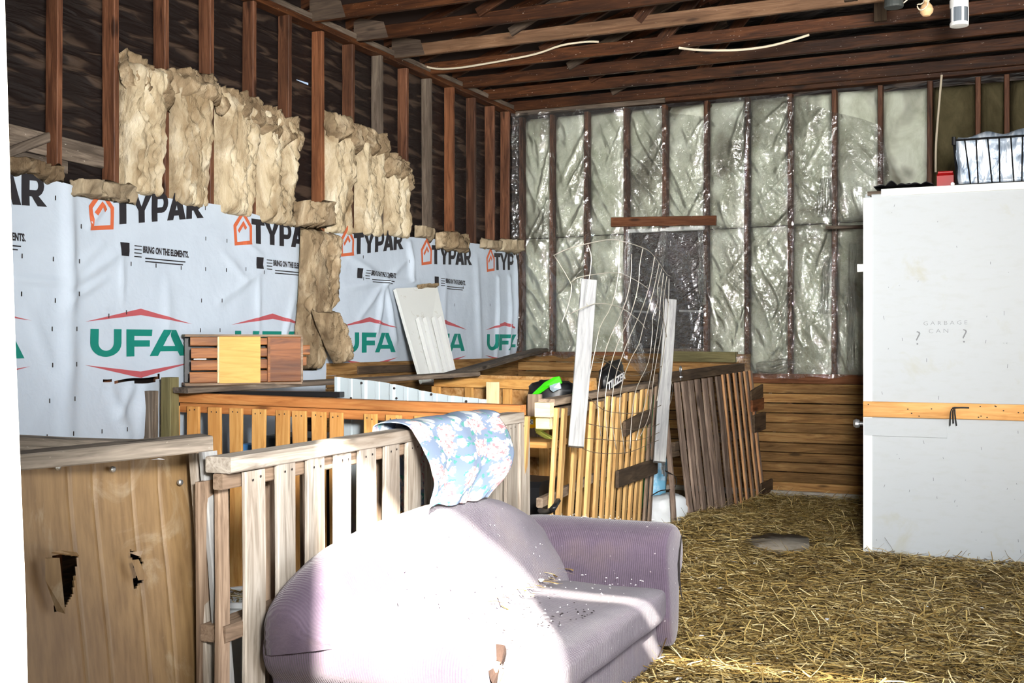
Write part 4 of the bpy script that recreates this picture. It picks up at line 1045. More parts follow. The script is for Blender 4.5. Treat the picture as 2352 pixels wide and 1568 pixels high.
board('frame_stile', V((R1.x+.10, R1.y-.01, .02)), V((R1.x-.015, R1.y-.01, 1.09)), .035, .03, hdir, m_lath, hp)
for (x, y) in ((128, 1072), (255, 1077), (410, 1107)):
    p = px2(x, y, R0+V((.02, 0, 0)), R1+V((.02, 0, 0))); lathe('screw_head', [(.009, -.004), (.009, .004), (.004, .007)], p+hn*.008, m_zinc, hp, 10, hn)
# slats standing between the panel and the pallet fence
for k, (xt, yt, xb, w, m, lb) in enumerate([(452, 1040, 488, .055, m_grey, 'leaning pale slat nearest the hardboard panel'), (480, 1036, 520, .07, m_bleach, 'leaning bleached slat with a knot beside the pallet fence'), (508, 1095, 512, .05, m_greybrown, 'narrow brown plank against the pallet fence end')]):
    pt_ = px2(xt, yt, V((-2.40+.04*k, 2.0, 0)), V((-2.37+.04*k, 3.4, 0)))
    pb = px2(xb, 1600, V((-2.31+.04*k, 2.0, 0)), V((-2.29+.04*k, 3.4, 0))); d = (pb-pt_); pb = pt_+d*((pt_.z-.03)/-d.z)
    o = board('leaning_plank', pb, pt_, w, .022, (0, 1, 0), m, None, rag=.003, seed=k); tag(o, lb, 'plank')

# ------------------------------------------------------------------ planks, crate, white door, steel sheet
o = board('plank', (-4.36, 5.10, 1.172), (-3.62, 7.30, 1.222), .16, .03, (1, 0, 0), m_oldplank, None, rag=.003, seed=31); tag(o, 'long dark weathered plank that carries the wooden crate', 'plank')
pz_ = V((-3.86, 7.30, 1.19)); o = board('plank', pz_, (-4.33, WY-.05, 1.372), .14, .03, (1, 0, 0), m_oldplank, None, rag=.003, seed=32); tag(o, 'grey plank sloping up to the back corner behind the white door', 'plank')
o = board('plank', (-4.5, 5.33, 1.152), (-3.55, 5.50, 1.150), .07, .03, (0, 1, 0), m_black, None); tag(o, 'blackened plank end lying on the amber rail below the crate', 'plank')
K0, K1 = V((-4.45, 5.28, 0)), V((-4.0, 5.77, 0)); ke = (K1-K0).normalized(); kn = V((ke.y, -ke.x, 0)); kL = (K1-K0).length
kr = thing('wooden_crate', 'brown slatted wooden crate unit with one yellow panel standing on a plank', 'crate', (K0+K1)/2+V((0, 0, 1.19)))
def kx(x): return on_line(x, K0, K1)*kL
def kbox(name, xa, xb, z0, z1, d0, d1, m, par=kr, rag=0, seed=0):
    a, b = kx(xa), kx(xb); zc = (z0+z1)/2; off = kn*((d0+d1)/2)
    return board(name, K0+ke*a+off+V((0, 0, zc)), K0+ke*b+off+V((0, 0, zc)), z1-z0, abs(d1-d0), UP, m, par, rag=rag, seed=seed)
kbox('top_board', 424, 692, 1.478, 1.492, -.13, .015, m_greybrown); kbox('bottom_board', 424, 692, 1.192, 1.208, -.13, .02, m_greybrown)
for z0, z1, xa in ((1.425, 1.476, 437), (1.352, 1.412, 439), (1.282, 1.340, 439), (1.208, 1.272, 436)): kbox('slat', xa, 500, z0, z1, -.012, .0, m_crate, seed=int(z0*100))
kbox('corner_stile', 499, 504, 1.205, 1.478, -.02, .012, m_cream); kbox('yellow_panel', 503, 597, 1.19, 1.48, .0, .018, m_yellow)
for z0, z1 in ((1.43, 1.472), (1.36, 1.412), (1.29, 1.345), (1.21, 1.28)): kbox('slat', 597, 616, z0, z1, -.02, -.005, m_crate, seed=int(z0*90))
kbox('corner_stile', 614, 620, 1.208, 1.478, -.02, .012, m_crate); kbox('plywood_panel', 619, 692, 1.21, 1.478, -.005, .008, m_ply); kbox('corner_stile', 690, 695, 1.205, 1.478, -.02, .012, m_greybrown)
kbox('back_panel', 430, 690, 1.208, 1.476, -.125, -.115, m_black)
for z0, z1, xb in ((1.37, 1.428, 712), (1.305, 1.36, 704)): kbox('side_block', 695, xb, z0, z1, -.02, 0, m_crate)
kbox('paper_label', 445, 474, 1.343, 1.351, -.006, .002, m_tag)

# white panelled door leaning in the corner
d_t0, d_t1 = atX(909, 662, WX+.07), atX(1004, 657, WX+.07)
d_b0 = atY(967, 866, 7.62); d_b1 = atY(1050, 866, 8.06)
dr = thing('panelled_door', 'narrow white panelled door leaf with water stains leaning against the wrap', 'door', (d_b0+d_b1)/2)
ext = 1.06
def dq(u, v, h=0.0):
    a, b = lerp(d_b0, d_b1, u), lerp(d_t0, d_t1, u); n = ((d_b1-d_b0).cross(d_t0-d_b0)).normalized()
    if n.dot(V((0, 0, CAM_H))-d_b0) < 0: n = -n
    return lerp(b, a, (1-v)*ext)+n*h
def dslab(name, u0, u1, v0, v1, h0, h1, par, m=m_doorpaint):
    P = [dq(u, v, h) for h in (h0, h1) for u, v in ((u0, v0), (u1, v0), (u1, v1), (u0, v1))]
    o = mesh(name, P, [(0, 1, 2, 3), (4, 5, 6, 7), (0, 1, 5, 4), (1, 2, 6, 5), (2, 3, 7, 6), (3, 0, 4, 7)], m, par, base=P[0]); return fix(o)
dslab('slab', 0, 1, 0, 1, -.03, 0, dr)
for u0 in (.26, .66):
    w = .24
    for a, b in ((u0, u0+.06), (u0+w-.06, u0+w)): dslab('moulding', a, b, 0, .66, 0, .036, dr, m_white)
    dslab('raised_panel', u0+.05, u0+w-.05, 0, .63, 0, .004, dr)
o = tag(batt('insulation_scrap', lambda u, v: lerp(d_t0, d_t1, .5+.5*u)+V((.0, 0, -.01+.03*v)), (.9, -.4, .2), .05, 44, m_wool_brown, None, 10, 6, .02, .01), 'small brown fibreglass tuft lying on top of the white door', 'insulation')

# corrugated steel sheet
cs = thing('steel_sheet', 'white ribbed steel roofing sheet standing behind the honey coloured fence', 'steel sheet', (-3.1, 5.55, .3))
c0, c1 = V((-3.62, 5.55, 1.262)), V((-2.62, 5.45, 1.145))
def csf(u, v):
    a = lerp(c0, c1, u); s = (u*5.2) % 1.0
    rib = .018 if s < .10 else (.018*(1-(s-.10)/.05) if s < .15 else (.006 if .45 < s < .6 else 0)); rib = max(rib, .018*(s-.95)/.05 if s > .95 else 0)
    return V((a.x, a.y-rib, lerp(.25, a.z-.012*(0.5+.5*math.cos(u*9)), v)))
vs, fs = grid(208, 4, csf); o = mesh('sheet', vs, fs, m_steel, cs, base=(-3.1, 5.55, .3)); solidify(o, .002)
for (x, y) in [(835, 879), (910, 891), (995, 905), (1075, 921), (811, 914), (915, 914), (972, 924)]:
    p = px2(x, y, c0, c1); lathe('screw_hole', [(.007, 0), (.007, .004)], p+V((0, -.02, 0)), m_char, cs, 8, (0, -1, 0))
# ------------------------------------------------------------------ bags and odds in the pens
def bag(name, label, cat, c, ex, ey, ez, sx, sy, sz, mat, seed, group=None, noise_amp=.12, par=None):
    """pillow shaped sack: local axes ex, ey, ez with half sizes"""
    c, ex, ey, ez = V(c), V(ex).normalized(), V(ey).normalized(), V(ez).normalized(); vs, fs = [], []; nu, nv = 28, 18
    for j in range(nv+1):
        ph = math.pi*(j/nv-.5)
        for i in range(nu):
            th = 2*math.pi*i/nu
            sp = lambda q, e: math.copysign(abs(q)**e, q)
            x, y, z = sp(math.cos(ph), .55)*sp(math.cos(th), .5), sp(math.cos(ph), .55)*sp(math.sin(th), .5), sp(math.sin(ph), .8)
            k = 1+noise_amp*nz(x*2+seed, y*2, z*2)+noise_amp*.6*nz(x*6, y*6+seed, z*6)
            y *= (1-.75*abs(x)**4)
            vs.append(c+(ex*x*sx+ey*y*sy+ez*z*sz)*k)
    for j in range(nv):
        for i in range(nu): fs.append((j*nu+i, j*nu+(i+1) % nu, (j+1)*nu+(i+1) % nu, (j+1)*nu+i))
    o = mesh(name, vs, fs, mat, par, smooth=True, base=c-ez*sz); fix(o)
    if label: tag(o, label, cat, group)
    return o
# green and black bag slumped on the lath fence end
gb = thing('feed_bag', 'black and bright green plastic bag slumped on the lath fence end', 'bag', (-2.62, 6.35, 1.05))
bc = atY(1268, 910, 6.45)
bag('bag_body', None, None, bc+V((0, 0, -.005)), (.93, .1, -.03), (0, 1, 0), (.1, 0, 1), .155, .10, .10, m_black, 2, par=gb)
def patch(name, pts, Y, mat, par, bulge=.02, seed=1):
    """curved film piece through image-measured outline at depth Y"""
    P = [atY(x, y, Y) for x, y in pts]; c = sum(P, V((0, 0, 0)))/len(P)+V((0, -bulge, 0)); n = len(P)
    vs = [c]+P+[p+V((0, .012, 0)) for p in P]
    fs = [(0, 1+k, 1+(k+1) % n) for k in range(n)]+[(1+k, 1+n+k, 1+n+(k+1) % n, 1+(k+1) % n) for k in range(n)]
    return fix(mesh(name, vs, fs, mat, par, base=c))
patch('green_band', [(1218, 908), (1250, 878), (1272, 866), (1284, 864), (1290, 880), (1262, 888), (1225, 914)], 6.31, m_green, gb)
patch('green_band', [(1310, 905), (1322, 896), (1336, 902), (1322, 910)], 6.34, m_green, gb)
patch('silver_print', [(1262, 884), (1285, 878), (1288, 892), (1270, 900), (1263, 894)], 6.30, m_silver, gb, .012)
# black fertiliser sack on the cap rail
fbp = px2(1428, 876, Cg.T0, Cg.T1)
fb = thing('fertilizer_bag', 'black plastic bag with white lettering lying on the lath fence cap rail', 'bag', fbp)
bag('bag_body', None, None, fbp+V((-.07, .0, .03)), (-.07, .9, .22), (1, .1, 0), (0, -.22, 1), .20, .06, .085, m_black, 5, par=fb)
tv, tf = text_mesh('TILIZER', .075, .003)
ta, tb_ = px2(1392, 896, Cg.T0, Cg.T1), px2(1433, 868, Cg.T0, Cg.T1)
tx = (tb_-ta); Lx = tx.length; tx /= Lx; ty = V((0, 0, 1)); ty = (ty-tx*ty.dot(tx)).normalized(); xm = max(v.x for v in tv)
mesh('white_lettering', [ta+tx*(v.x*Lx/xm)+ty*(v.y*.9)+V((.012, 0, 0)) for v in tv], tf, m_print_white, fb, base=ta)
board('white_label', px2(1443, 846, Cg.T0, Cg.T1)+V((-.08, 0, 0)), px2(1446, 856, Cg.T0, Cg.T1)+V((-.08, 0, 0)), .035, .006, (0, 1, 0), m_tag, fb)
# yellow dotted bag, lime packs and black tub behind the fence end
yb = thing('yellow_bag', 'yellow plastic pouch with a dotted white square behind the lath fence end', 'bag', (-2.52, 5.98, .92))
p = atY(1232, 968, 5.92); bag('pouch', None, None, p, (1, .1, .15), (0, 1, 0), (-.1, 0, 1), .075, .05, .032, m_yel, 8, par=yb)
q = atY(1219, 969, 5.865); mesh('white_square', [q+V((-.014, 0, -.014)), q+V((.016, 0, -.012)), q+V((.014, 0, .016)), q+V((-.016, 0, .014))], [(0, 1, 2, 3)], m_print_white, yb, base=q)
for dx, dz in ((0, 0), (-.008, .008), (.008, .008), (-.008, -.008), (.008, -.008)):
    c = q+V((dx, -.001, dz)); mesh('dot', [c+V((-.003, 0, -.003)), c+V((.003, 0, -.003)), c+V((.003, 0, .003)), c+V((-.003, 0, .003))], [(0, 1, 2, 3)], m_char, yb, base=c)
for k, (x, y, r) in enumerate(((1255, 983, .15), (1258, 1003, -.5))):
    p = atY(x, y, 6.02); o = board('lime_packet', p+V((-.06, 0, .06*-r)), p+V((.06, 0, .06*r)), .022, .05, (0, 0, 1), m_lime); tag(o, ['upper lime green packet on the pen shelf', 'lower tilted lime green packet on the pen shelf'][k], 'packet')
o = board('black_tub', (-2.92, 6.0, .36), (-2.48, 6.0, .36), .62, .34, UP, m_black, None, ch=.03); tag(o, 'black plastic tub standing under the pen shelf behind the lath fence', 'tub')
for k, z in enumerate((.43, .22)):
    pass
def tote(loc, sx, sy, h, label, trim):
    t = thing('storage_tote', label, 'tote', loc); l = V(loc)
    board('body', l+V((-sx/2, 0, h*.42)), l+V((sx/2, 0, h*.42)), h*.84, sy, UP, m_black, t, ch=.02)
    board('lid', l+V((-sx/2-.015, 0, h*.92)), l+V((sx/2+.015, 0, h*.92)), h*.10, sy+.03, UP, m_dkgrey, t, ch=.012)
    board('trim', l+V((-sx/2-.01, -sy/2-.008, h*trim)), l+V((sx/2+.01, -sy/2-.008, h*trim)), .03, .015, UP, m_zinc, t)
    for dx in (-.14, .14): board('clasp', l+V((dx, -sy/2-.012, h*.72)), l+V((dx, -sy/2-.012, h*.88)), .05, .012, (1, 0, 0), m_zinc, t)
    return t
tote((-3.98, 5.95, .04), .58, .40, .86, 'black storage trunk with silver trim behind the left end of the honey fence', .80)
tote((-3.36, 5.9, .04), .50, .38, .80, 'black storage trunk with silver trim behind the middle of the honey fence', .78)
bcx = atY(576, 1038, 5.55)
o = board('blue_carton', (bcx.x-.05, 5.55, bcx.z), (bcx.x+.05, 5.55, bcx.z), .10, .10, UP, m_blue); tag(o, 'small blue carton seen between the honey fence slats', 'carton')
o = board('carton_stack', (bcx.x, 5.55, .04), (bcx.x, 5.55, bcx.z-.05), .16, .14, (1, 0, 0), m_greybrown); tag(o, 'brown box stack that carries the small blue carton', 'box')
# bucket behind the pallet fence
bl = atX(578, 1395, -2.75); bl = V((-2.78, bl.y, .04))
bk = thing('bucket', 'dirty white plastic bucket of straw behind the grey pallet fence', 'bucket', bl)
lathe('shell', [(.12, 0), (.145, .40), (.155, .41), (.155, .43), (.14, .43), (.135, .36), (.0, .36)], bl, m_whitefilm, bk, 24)
straw(90, (bl.x-.09, bl.x+.09, bl.y-.09, bl.y+.09), 3, 'straw_fill', bk, lambda x, y: .45, .04, .12)
# bags in the gap between fence and gate
o = bag('green_bag', 'green plastic feed bag standing in the gap left of the dark gate', 'bag', (-2.74, 8.75, .62), (0, 1, 0), (1, 0, 0), (0, .12, 1), .17, .10, .48, m_dkgreen, 3)
o = bag('blue_bag', 'pale blue and white printed bag in the gap in front of the green bag', 'bag', (-2.66, 8.62, .42), (.2, 1, 0), (1, 0, 0), (.05, .1, 1), .10, .06, .36, m_bluefilm, 6)
o = bag('white_sack', 'crumpled white sack lying on the floor in the gap beside the dark gate', 'sack', (-2.52, 8.42, .16), (.5, 1, 0), (1, -.4, 0), (0, 0, 1), .17, .12, .13, m_whitefilm, 9)
o = tube('black_hose', smooth_path([atZ(1240, 1172, .62), atZ(1256, 1175, .63), atZ(1270, 1168, .68), atZ(1282, 1150, .70)]), .014, m_black); tag(o, 'short black hose end poking out above the sofa arm', 'hose')

# ------------------------------------------------------------------ stakes and bent wire netting
def fence_off(x, y, off): return px2(x, y, Cg.T0, Cg.T1)+Cg.n*off
s1t, s1b = fence_off(1316, 645, .09), fence_off(1287, 1025, .085)
o = board('stake', s1b, s1t, .085, .05, (cy, sy_, 0), m_bleach, None, rag=.002, seed=41); tag(o, 'white weathered square stake, left and taller of the two on the lath fence', 'stake')
s2t, s2b = fence_off(1510, 690, .10), fence_off(1482, 1060, .10)
o = board('stake', s2b, s2t, .088, .05, (cy, sy_, 0), m_bleach, None, rag=.002, seed=42); tag(o, 'bluish grey stake at the right end of the lath fence', 'stake')
wn = thing('wire_netting', 'bent rusty wire netting strung between the two grey stakes', 'wire netting', fence_off(1390, 1030, .1))
def wline(name, pts, r=.0026, m=m_wire, seed=0):
    P = []
    for (x, y) in pts:
        k = (x-1232)/280; off = .09+.10*math.sin(max(0, min(1, k))*math.pi)*max(0, min(1, (900-y)/300))
        P.append(fence_off(max(min(x, 1520), 1232), y, off))
    tube(name, smooth_path(P, 3), r, m, wn, 5)
WV = [[(1288, 565), (1294, 600), (1291, 680), (1294, 702)], [(1350, 555), (1351, 630), (1345, 700), (1325, 750), (1320, 800), (1316, 840), (1310, 900)],
      [(1380, 585), (1383, 650), (1373, 710), (1352, 770), (1342, 820), (1338, 900), (1340, 960), (1345, 1000)], [(1412, 572), (1404, 610), (1406, 660), (1395, 720), (1370, 790), (1358, 860), (1355, 930), (1362, 1010)],
      [(1452, 592), (1440, 660), (1420, 720), (1400, 770), (1385, 820), (1375, 870), (1370, 950), (1382, 1030)], [(1470, 605), (1455, 670), (1435, 740), (1425, 790), (1410, 820), (1395, 870), (1390, 940), (1403, 1040)],
      [(1481, 618), (1468, 660), (1472, 690), (1458, 730), (1460, 760), (1455, 830), (1430, 890), (1420, 950), (1415, 1030)], [(1488, 628), (1480, 690), (1478, 730), (1470, 790), (1465, 850), (1450, 930), (1430, 1010)],
      [(1500, 635), (1490, 690), (1492, 730), (1480, 800), (1470, 870), (1462, 950), (1440, 1000)], [(1508, 640), (1506, 700), (1498, 780), (1490, 850), (1480, 920)], [(1514, 800), (1512, 860), (1518, 900), (1500, 960), (1490, 1000)]]
for w in WV: wline('upright_wire', w)
for w in [[(1232, 587), (1260, 570), (1320, 553), (1352, 555), (1410, 570), (1440, 582), (1470, 605), (1500, 630), (1515, 635)], [(1232, 587), (1258, 645), (1262, 665), (1258, 700), (1247, 740)], [(1262, 648), (1275, 637), (1325, 628), (1360, 630), (1410, 650), (1440, 665)],
          [(1260, 722), (1290, 705), (1320, 697), (1370, 708), (1420, 737), (1440, 755)]]: wline('line_wire', w)
for w in [[(1322, 822), (1350, 830), (1390, 855), (1430, 862), (1490, 840)], [(1310, 905), (1350, 940), (1400, 948), (1450, 945), (1500, 925)], [(1312, 972), (1360, 980), (1420, 985), (1480, 975), (1505, 960)], [(1305, 1005), (1350, 1008), (1400, 1012), (1450, 1006), (1500, 985)], [(1300, 1028), (1330, 1038), (1380, 1040), (1420, 1035), (1470, 1015), (1505, 1000)],
          [(1470, 650), (1500, 680), (1512, 720)], [(1462, 690), (1490, 730), (1505, 790)]]: wline('line_wire', w, .0020, m_rusty)
o = tube('tie_wire', smooth_path([fence_off(1500, 1080, .09), fence_off(1516, 1095, .12), fence_off(1518, 1120, .10), fence_off(1490, 1125, .09), fence_off(1470, 1137, .08)]), .004, m_char); tag(o, 'dark wire tie looped at the lower right of the lath fence', 'wire')

# ------------------------------------------------------------------ sofa
so = thing('sofa', 'worn mauve ribbed two seat sofa with an arched back beside the pallet fence', 'sofa', (-1.80, 3.95, 0))
SX0, SX1 = -2.19, -1.45
def smooth_obj(name, vs, fs, m, par=so, lv=2):
    o = mesh(name, vs, fs, m, par, base=(-1.8, 3.95, 0)); fix(o); return subsurf(o, lv)
def rbox(name, x0, x1, y0, y1, z0, z1, m, r=.04, par=so, f=None, nu=6, nv=12, nw=3):
    """cushion box with rounded edges, displaced by f"""
    bm = bmesh.new(); bmesh.ops.create_cube(bm, size=1.0)
    bmesh.ops.subdivide_edges(bm, edges=bm.edges[:], cuts=9, use_grid_fill=True)
    out = []
    for v in bm.verts:
        p = V((lerp(x0, x1, v.co.x+.5), lerp(y0, y1, v.co.y+.5), lerp(z0, z1, v.co.z+.5)))
        c = V((min(max(p.x, x0+r), x1-r), min(max(p.y, y0+r), y1-r), min(max(p.z, z0+r), z1-r))); d = p-c
        if d.length > 1e-6: p = c+d.normalized()*min(d.length, r)
        v.co = f(p) if f else p
    me = bpy.data.meshes.new(name); b = V((-1.8, 3.95, 0))
    for v in bm.verts: v.co -= b
    bm.to_mesh(me); bm.free(); me.materials.append(m); o = bpy.data.objects.new(name, me); link(o, Matrix.Translation(b), par); subsurf(o, 1); return o
rbox('base', SX0+.05, SX1-.035, 3.0, 4.98, .04, .30, m_sofa_y, .02)
def seatf(p):
    q = p.copy()
    if p.z > .33: q.z += .012*nz(p.x*4, p.y*3, 1)+.018*math.sin(min(1, max(0, (p.y-3.15)/1.6))*math.pi)
    q.x += .012*nz(p.y*5, p.z*5, 3)*(1 if p.x > -1.6 else 0); return q
rbox('seat_cushion', -2.0, SX1+.045, 3.16, 4.76, .25, .405, m_sofa_y, .055, f=seatf)
# arched back
ZT = [(2.86, .62), (2.92, .665), (3.0, .725), (3.1, .765), (3.2, .79), (3.4, .815), (3.6, .83), (3.9, .835), (4.1, .83), (4.25, .815), (4.4, .785), (4.55, .74), (4.68, .69), (4.80, .62), (4.86, .56)]
def backf(side):
    pass
vs, fs = [], []; ny = 44; nr = 18
for j in range(ny+1):
    y = lerp(2.88, 4.85, j/ny); zt = curve(ZT, y); zlo = lerp(.53, .30, min(1, max(0, (y-3.05)/.12))); end = min(1, max(0.05, min((y-2.84)/.10, (4.88-y)/.10)))**.5
    for k in range(nr):
        s = k/(nr-1)                                   # front bottom -> top -> back bottom
        if s < .55:
            t = s/.55; z = lerp(zlo, zt-.07, t); x = lerp(-1.865, -1.985, t)+.035*math.sin(t*math.pi)
        elif s < .8:
            a = (s-.55)/.25*math.pi; z = zt-.07+.07*math.sin(a); x = lerp(-1.985, -2.17, (1-math.cos(a))/2)
        else:
            t = (s-.8)/.2; z = lerp(zt-.07, zlo-.05, t); x = -2.17
        x = -2.08+(x+2.08)*(.45+.55*end); z = z+.006*nz(y*4, z*5, 6)
        vs.append(V((x+.008*nz(y*3, z*4, 2), y, z)))
for j in range(ny):
    for k in range(nr-1): fs.append((j*nr+k, j*nr+k+1, (j+1)*nr+k+1, (j+1)*nr+k))
fs.append(tuple(range(nr))); fs.append(tuple(range(ny*nr, ny*nr+nr)))
smooth_obj('backrest', vs, fs, m_sofa_y, lv=1)
# rolled arms: profile in the y-z plane swept forward
def arm(name, yin, s, xb, xf, zt, rr_=.135):
    prof = []
    r = rr_; cyy, cz = yin+s*.125, zt-r
    prof += [(yin+s*.03, .28), (yin+s*.015, .38), (yin, .45)]
    for a in range(180, -61, -20):
        prof.append((cyy+s*r*1.08*math.cos(math.radians(a)), cz+r*math.sin(math.radians(a))))
    prof += [(yin+s*.20, zt-.27), (yin+s*.195, .30), (yin+s*.19, .10), (yin+s*.06, .10)]
    n = len(prof); vs, fs = [], []; xs = [xb, xb+.02, xb+.2, xb+.4, xf-.16, xf-.06, xf-.015, xf, xf+.004]
    sc = [.9, 1, 1, 1, 1, 1, .985, .93, .80]
    for i, x in enumerate(xs):
        for (y, z) in prof:
            yc, zc = yin+s*.11, .40; q = V((x, yc+(y-yc)*sc[i], zc+(z-zc)*sc[i])); q.z += .006*nz(x*5, y*6, 3); vs.append(q)
    for i in range(len(xs)-1):
        for k in range(n): fs.append((i*n+k, i*n+(k+1) % n, (i+1)*n+(k+1) % n, (i+1)*n+k))
    fs.append(tuple(range(n))); fs.append(tuple(range((len(xs)-1)*n, len(xs)*n)))
    o = smooth_obj(name, vs, fs, m_sofa_x, lv=2); return o
ra = arm('right_arm', 4.745, 1, -2.16, -1.425, .655); la = arm('left_arm', 3.155, -1, -2.18, -1.46, .625, .125)
vs, fs = [], []
for k in range(13):
    z = lerp(.60, .30, k/12); y = 4.965-.055*math.sin(k/12*math.pi)+.006*nz(k*.7, 1, 2); w = .014*math.sin(math.pi*(k+.4)/12.8)+.003
    vs += [V((-1.4185, y-w, z)), V((-1.4185, y+w, z))]
    if k: fs.append((2*k-2, 2*k-1, 2*k+1, 2*k))
mesh('torn_seam', vs, fs, m_char, ra, base=vs[0])
# torn corner of the left arm with the foam showing
def hole(u, v): a = 2*math.pi*u; return V((-1.456+.012*math.sin(a*2), 3.10+.05*math.cos(a)*(.15+v*(1+.3*nz(u*6, 1, 1))), .48+.06*math.sin(a)*(.15+v*(1+.3*nz(u*7, 3, 1))) ))
vs, fs = grid(20, 3, hole); mesh('torn_foam', vs, fs, m_foam, la, base=vs[0]); 
for k in range(3): tube('frame_splinter', [(-1.47, 3.07+.02*k, .40), (-1.445, 3.085+.015*k, .50-.015*k)], .008, m_greybrown, la, 5)
# piping seam on the seat front and droppings
rnd = random.Random(5); vs, fs = [], []
def speck(c, nrm, r, asp, rn):
    n = V(nrm).normalized(); a = n.orthogonal().normalized(); a.rotate(Matrix.Rotation(rn.uniform(0, 6.3), 3, n)); b = n.cross(a); k0 = len(vs)
    vs.append(V(c)+n*.004)
    for q in range(6): t = q*math.pi/3; vs.append(V(c)+(a*math.cos(t)*r*asp+b*math.sin(t)*r)+n*.001)
    for q in range(6): fs.append((k0, k0+1+q, k0+1+(q+1) % 6))
for k in range(70): speck((rnd.uniform(-1.9, -1.5), rnd.uniform(3.7, 4.7), .432+.0), (0, 0, 1), rnd.uniform(.0015, .004), rnd.uniform(1, 3), rnd)
for k in range(40):
    y = rnd.uniform(3.2, 4.6); t = rnd.uniform(.3, .95); zt = curve(ZT, y); z = lerp(.3, zt-.07, t); speck((lerp(-1.865, -1.985, t)+.045*math.sin(t*math.pi)+.006, y, z), (1, 0, .3), rnd.uniform(.0012, .0032), rnd.uniform(1, 3), rnd)
for k in range(25): speck((rnd.uniform(-2.0, -1.5), rnd.uniform(4.80, 4.9), .661), (0, 0, 1), rnd.uniform(.0015, .004), rnd.uniform(1, 3), rnd)
o = mesh('droppings', vs, fs, m_dropping, so, base=(-1.8, 3.95, 0)); o['kind'] = 'stuff'
vs, fs = [], []
for k in range(24): speck((rnd.uniform(-1.62, -1.5), rnd.uniform(3.75, 4.1), .433), (0, 0, 1), rnd.uniform(.002, .0055), rnd.uniform(1, 2), rnd)
for k in range(40): speck((rnd.uniform(-1.9, -1.5), rnd.uniform(3.3, 4.2), .436), (0, 0, 1), rnd.uniform(.0012, .0032), rnd.uniform(1, 2), rnd)
o = mesh('crumbs', vs, fs, m_char, so, base=(-1.8, 3.95, 0)); o['kind'] = 'stuff'
ss = straw(34, (-1.90, -1.84, 3.9, 4.72), 12, 'straw_wisps', None, lambda x, y: .43, .04, .14); tag(ss, 'straw wisps lying in the sofa seat crease', 'straw')
for k in range(1): pass

# ------------------------------------------------------------------ floral cloth over the pallet fence
fc = thing('floral_cloth', 'pale blue floral cotton cloth draped over the grey fence onto the sofa back', 'cloth', (-2.24, 4.35, .8))
def cloth(u, v):
    y0 = lerp(3.90, 4.80, u); s = v*1.20                # from the back hem over the rail to the front hem
    xr = -2.25-.035*(y0-2.8)/1.0; zr = 1.108
    if s < .36:
        z = zr-(.36-s); x = xr-.085-.02*nz(u*5, s*3, 2); y = y0
    elif s < .52:
        a = (s-.36)/.16*math.pi; x = xr-.085*math.cos(a); z = zr+.025*math.sin(a)+.01*nz(u*6, 1, 4); y = y0
    else:
        t = (s-.52)/.68; e = .10*(1-abs(2*u-1))
        z = lerp(zr, .842-e*.12-.025*u*u, t); x = lerp(xr+.088, -2.03, t**1.2)+.05*math.sin(t*2.9)
        y = lerp(lerp(3.90, 4.76, u), lerp(3.68, 4.19, u), t)+.14*math.sin(t*math.pi)*u*u
        f = .026*math.sin(min(1, t*1.1)*2.6)+.006
        x += f*(.5+.5*math.sin(u*15+2.2*nz(u*3, t*1.6, 5)+t*1.2))+.012*nz(u*9, t*5, 7)*t
        z += .015*nz(u*6, 2.5, 3)*t
        x = max(x, xr+.075)
    return V((x, y, z))
vs, fs = grid(90, 110, cloth)
o = mesh('fabric', vs, fs, m_floral, fc, smooth=True, base=(-2.24, 4.35, .8)); solidify(o, .003)
uvl = o.data.uv_layers.new(name='UVMap'); idx = np.empty(len(o.data.loops), dtype=np.int32); o.data.loops.foreach_get('vertex_index', idx)
uv = np.stack([(idx % 91)/90.0*.95, (idx//91)/110.0*1.3], 1).astype(np.float32); uvl.data.foreach_set('uv', uv.ravel())

# ------------------------------------------------------------------ on top of the partition
bY0, bY1 = 7.70, 8.06; bz = PH+.005
b0 = atY(2198, 415, bY0); bx0 = b0.x; bx1 = bx0+.62
wbk = thing('wire_basket', 'black wire basket stuffed with crumpled silver liner on top of the white partition', 'basket', (bx0+.3, 7.88, bz))
def bk_pt(x, y, z):  # basket flares upward
    k = 1+.07*z/.31; cx, cyy = (bx0+bx1)/2, (bY0+bY1)/2; return V((cx+(x-cx)*k, cyy+(y-cyy)*k, bz+z))
BH = .285
for z, r in ((0.006, .006), (BH, .007)):
    P = [bk_pt(bx0, bY0, z), bk_pt(bx1, bY0, z), bk_pt(bx1, bY1, z), bk_pt(bx0, bY1, z), bk_pt(bx0, bY0, z)]
    tube('rim', P, r, m_black, wbk, 6)
k = 0; x = bx0
while x <= bx1+.001:
    tube('wire_rib', [bk_pt(x+(.018 if k % 2 else -.0), bY0, 0), bk_pt(x, bY0-.004, BH)], .0045, m_black, wbk, 5); x += .062; k += 1
for yy in (bY0+.09, bY0+.18, bY0+.27): tube('wire_rib', [bk_pt(bx0, yy, 0), bk_pt(bx0, yy, BH)], .0045, m_black, wbk, 5)
lathe('handle_knob', [(.012, 0), (.012, .05)], bk_pt(bx0, bY0-.01, BH-.03), m_black, wbk, 10)
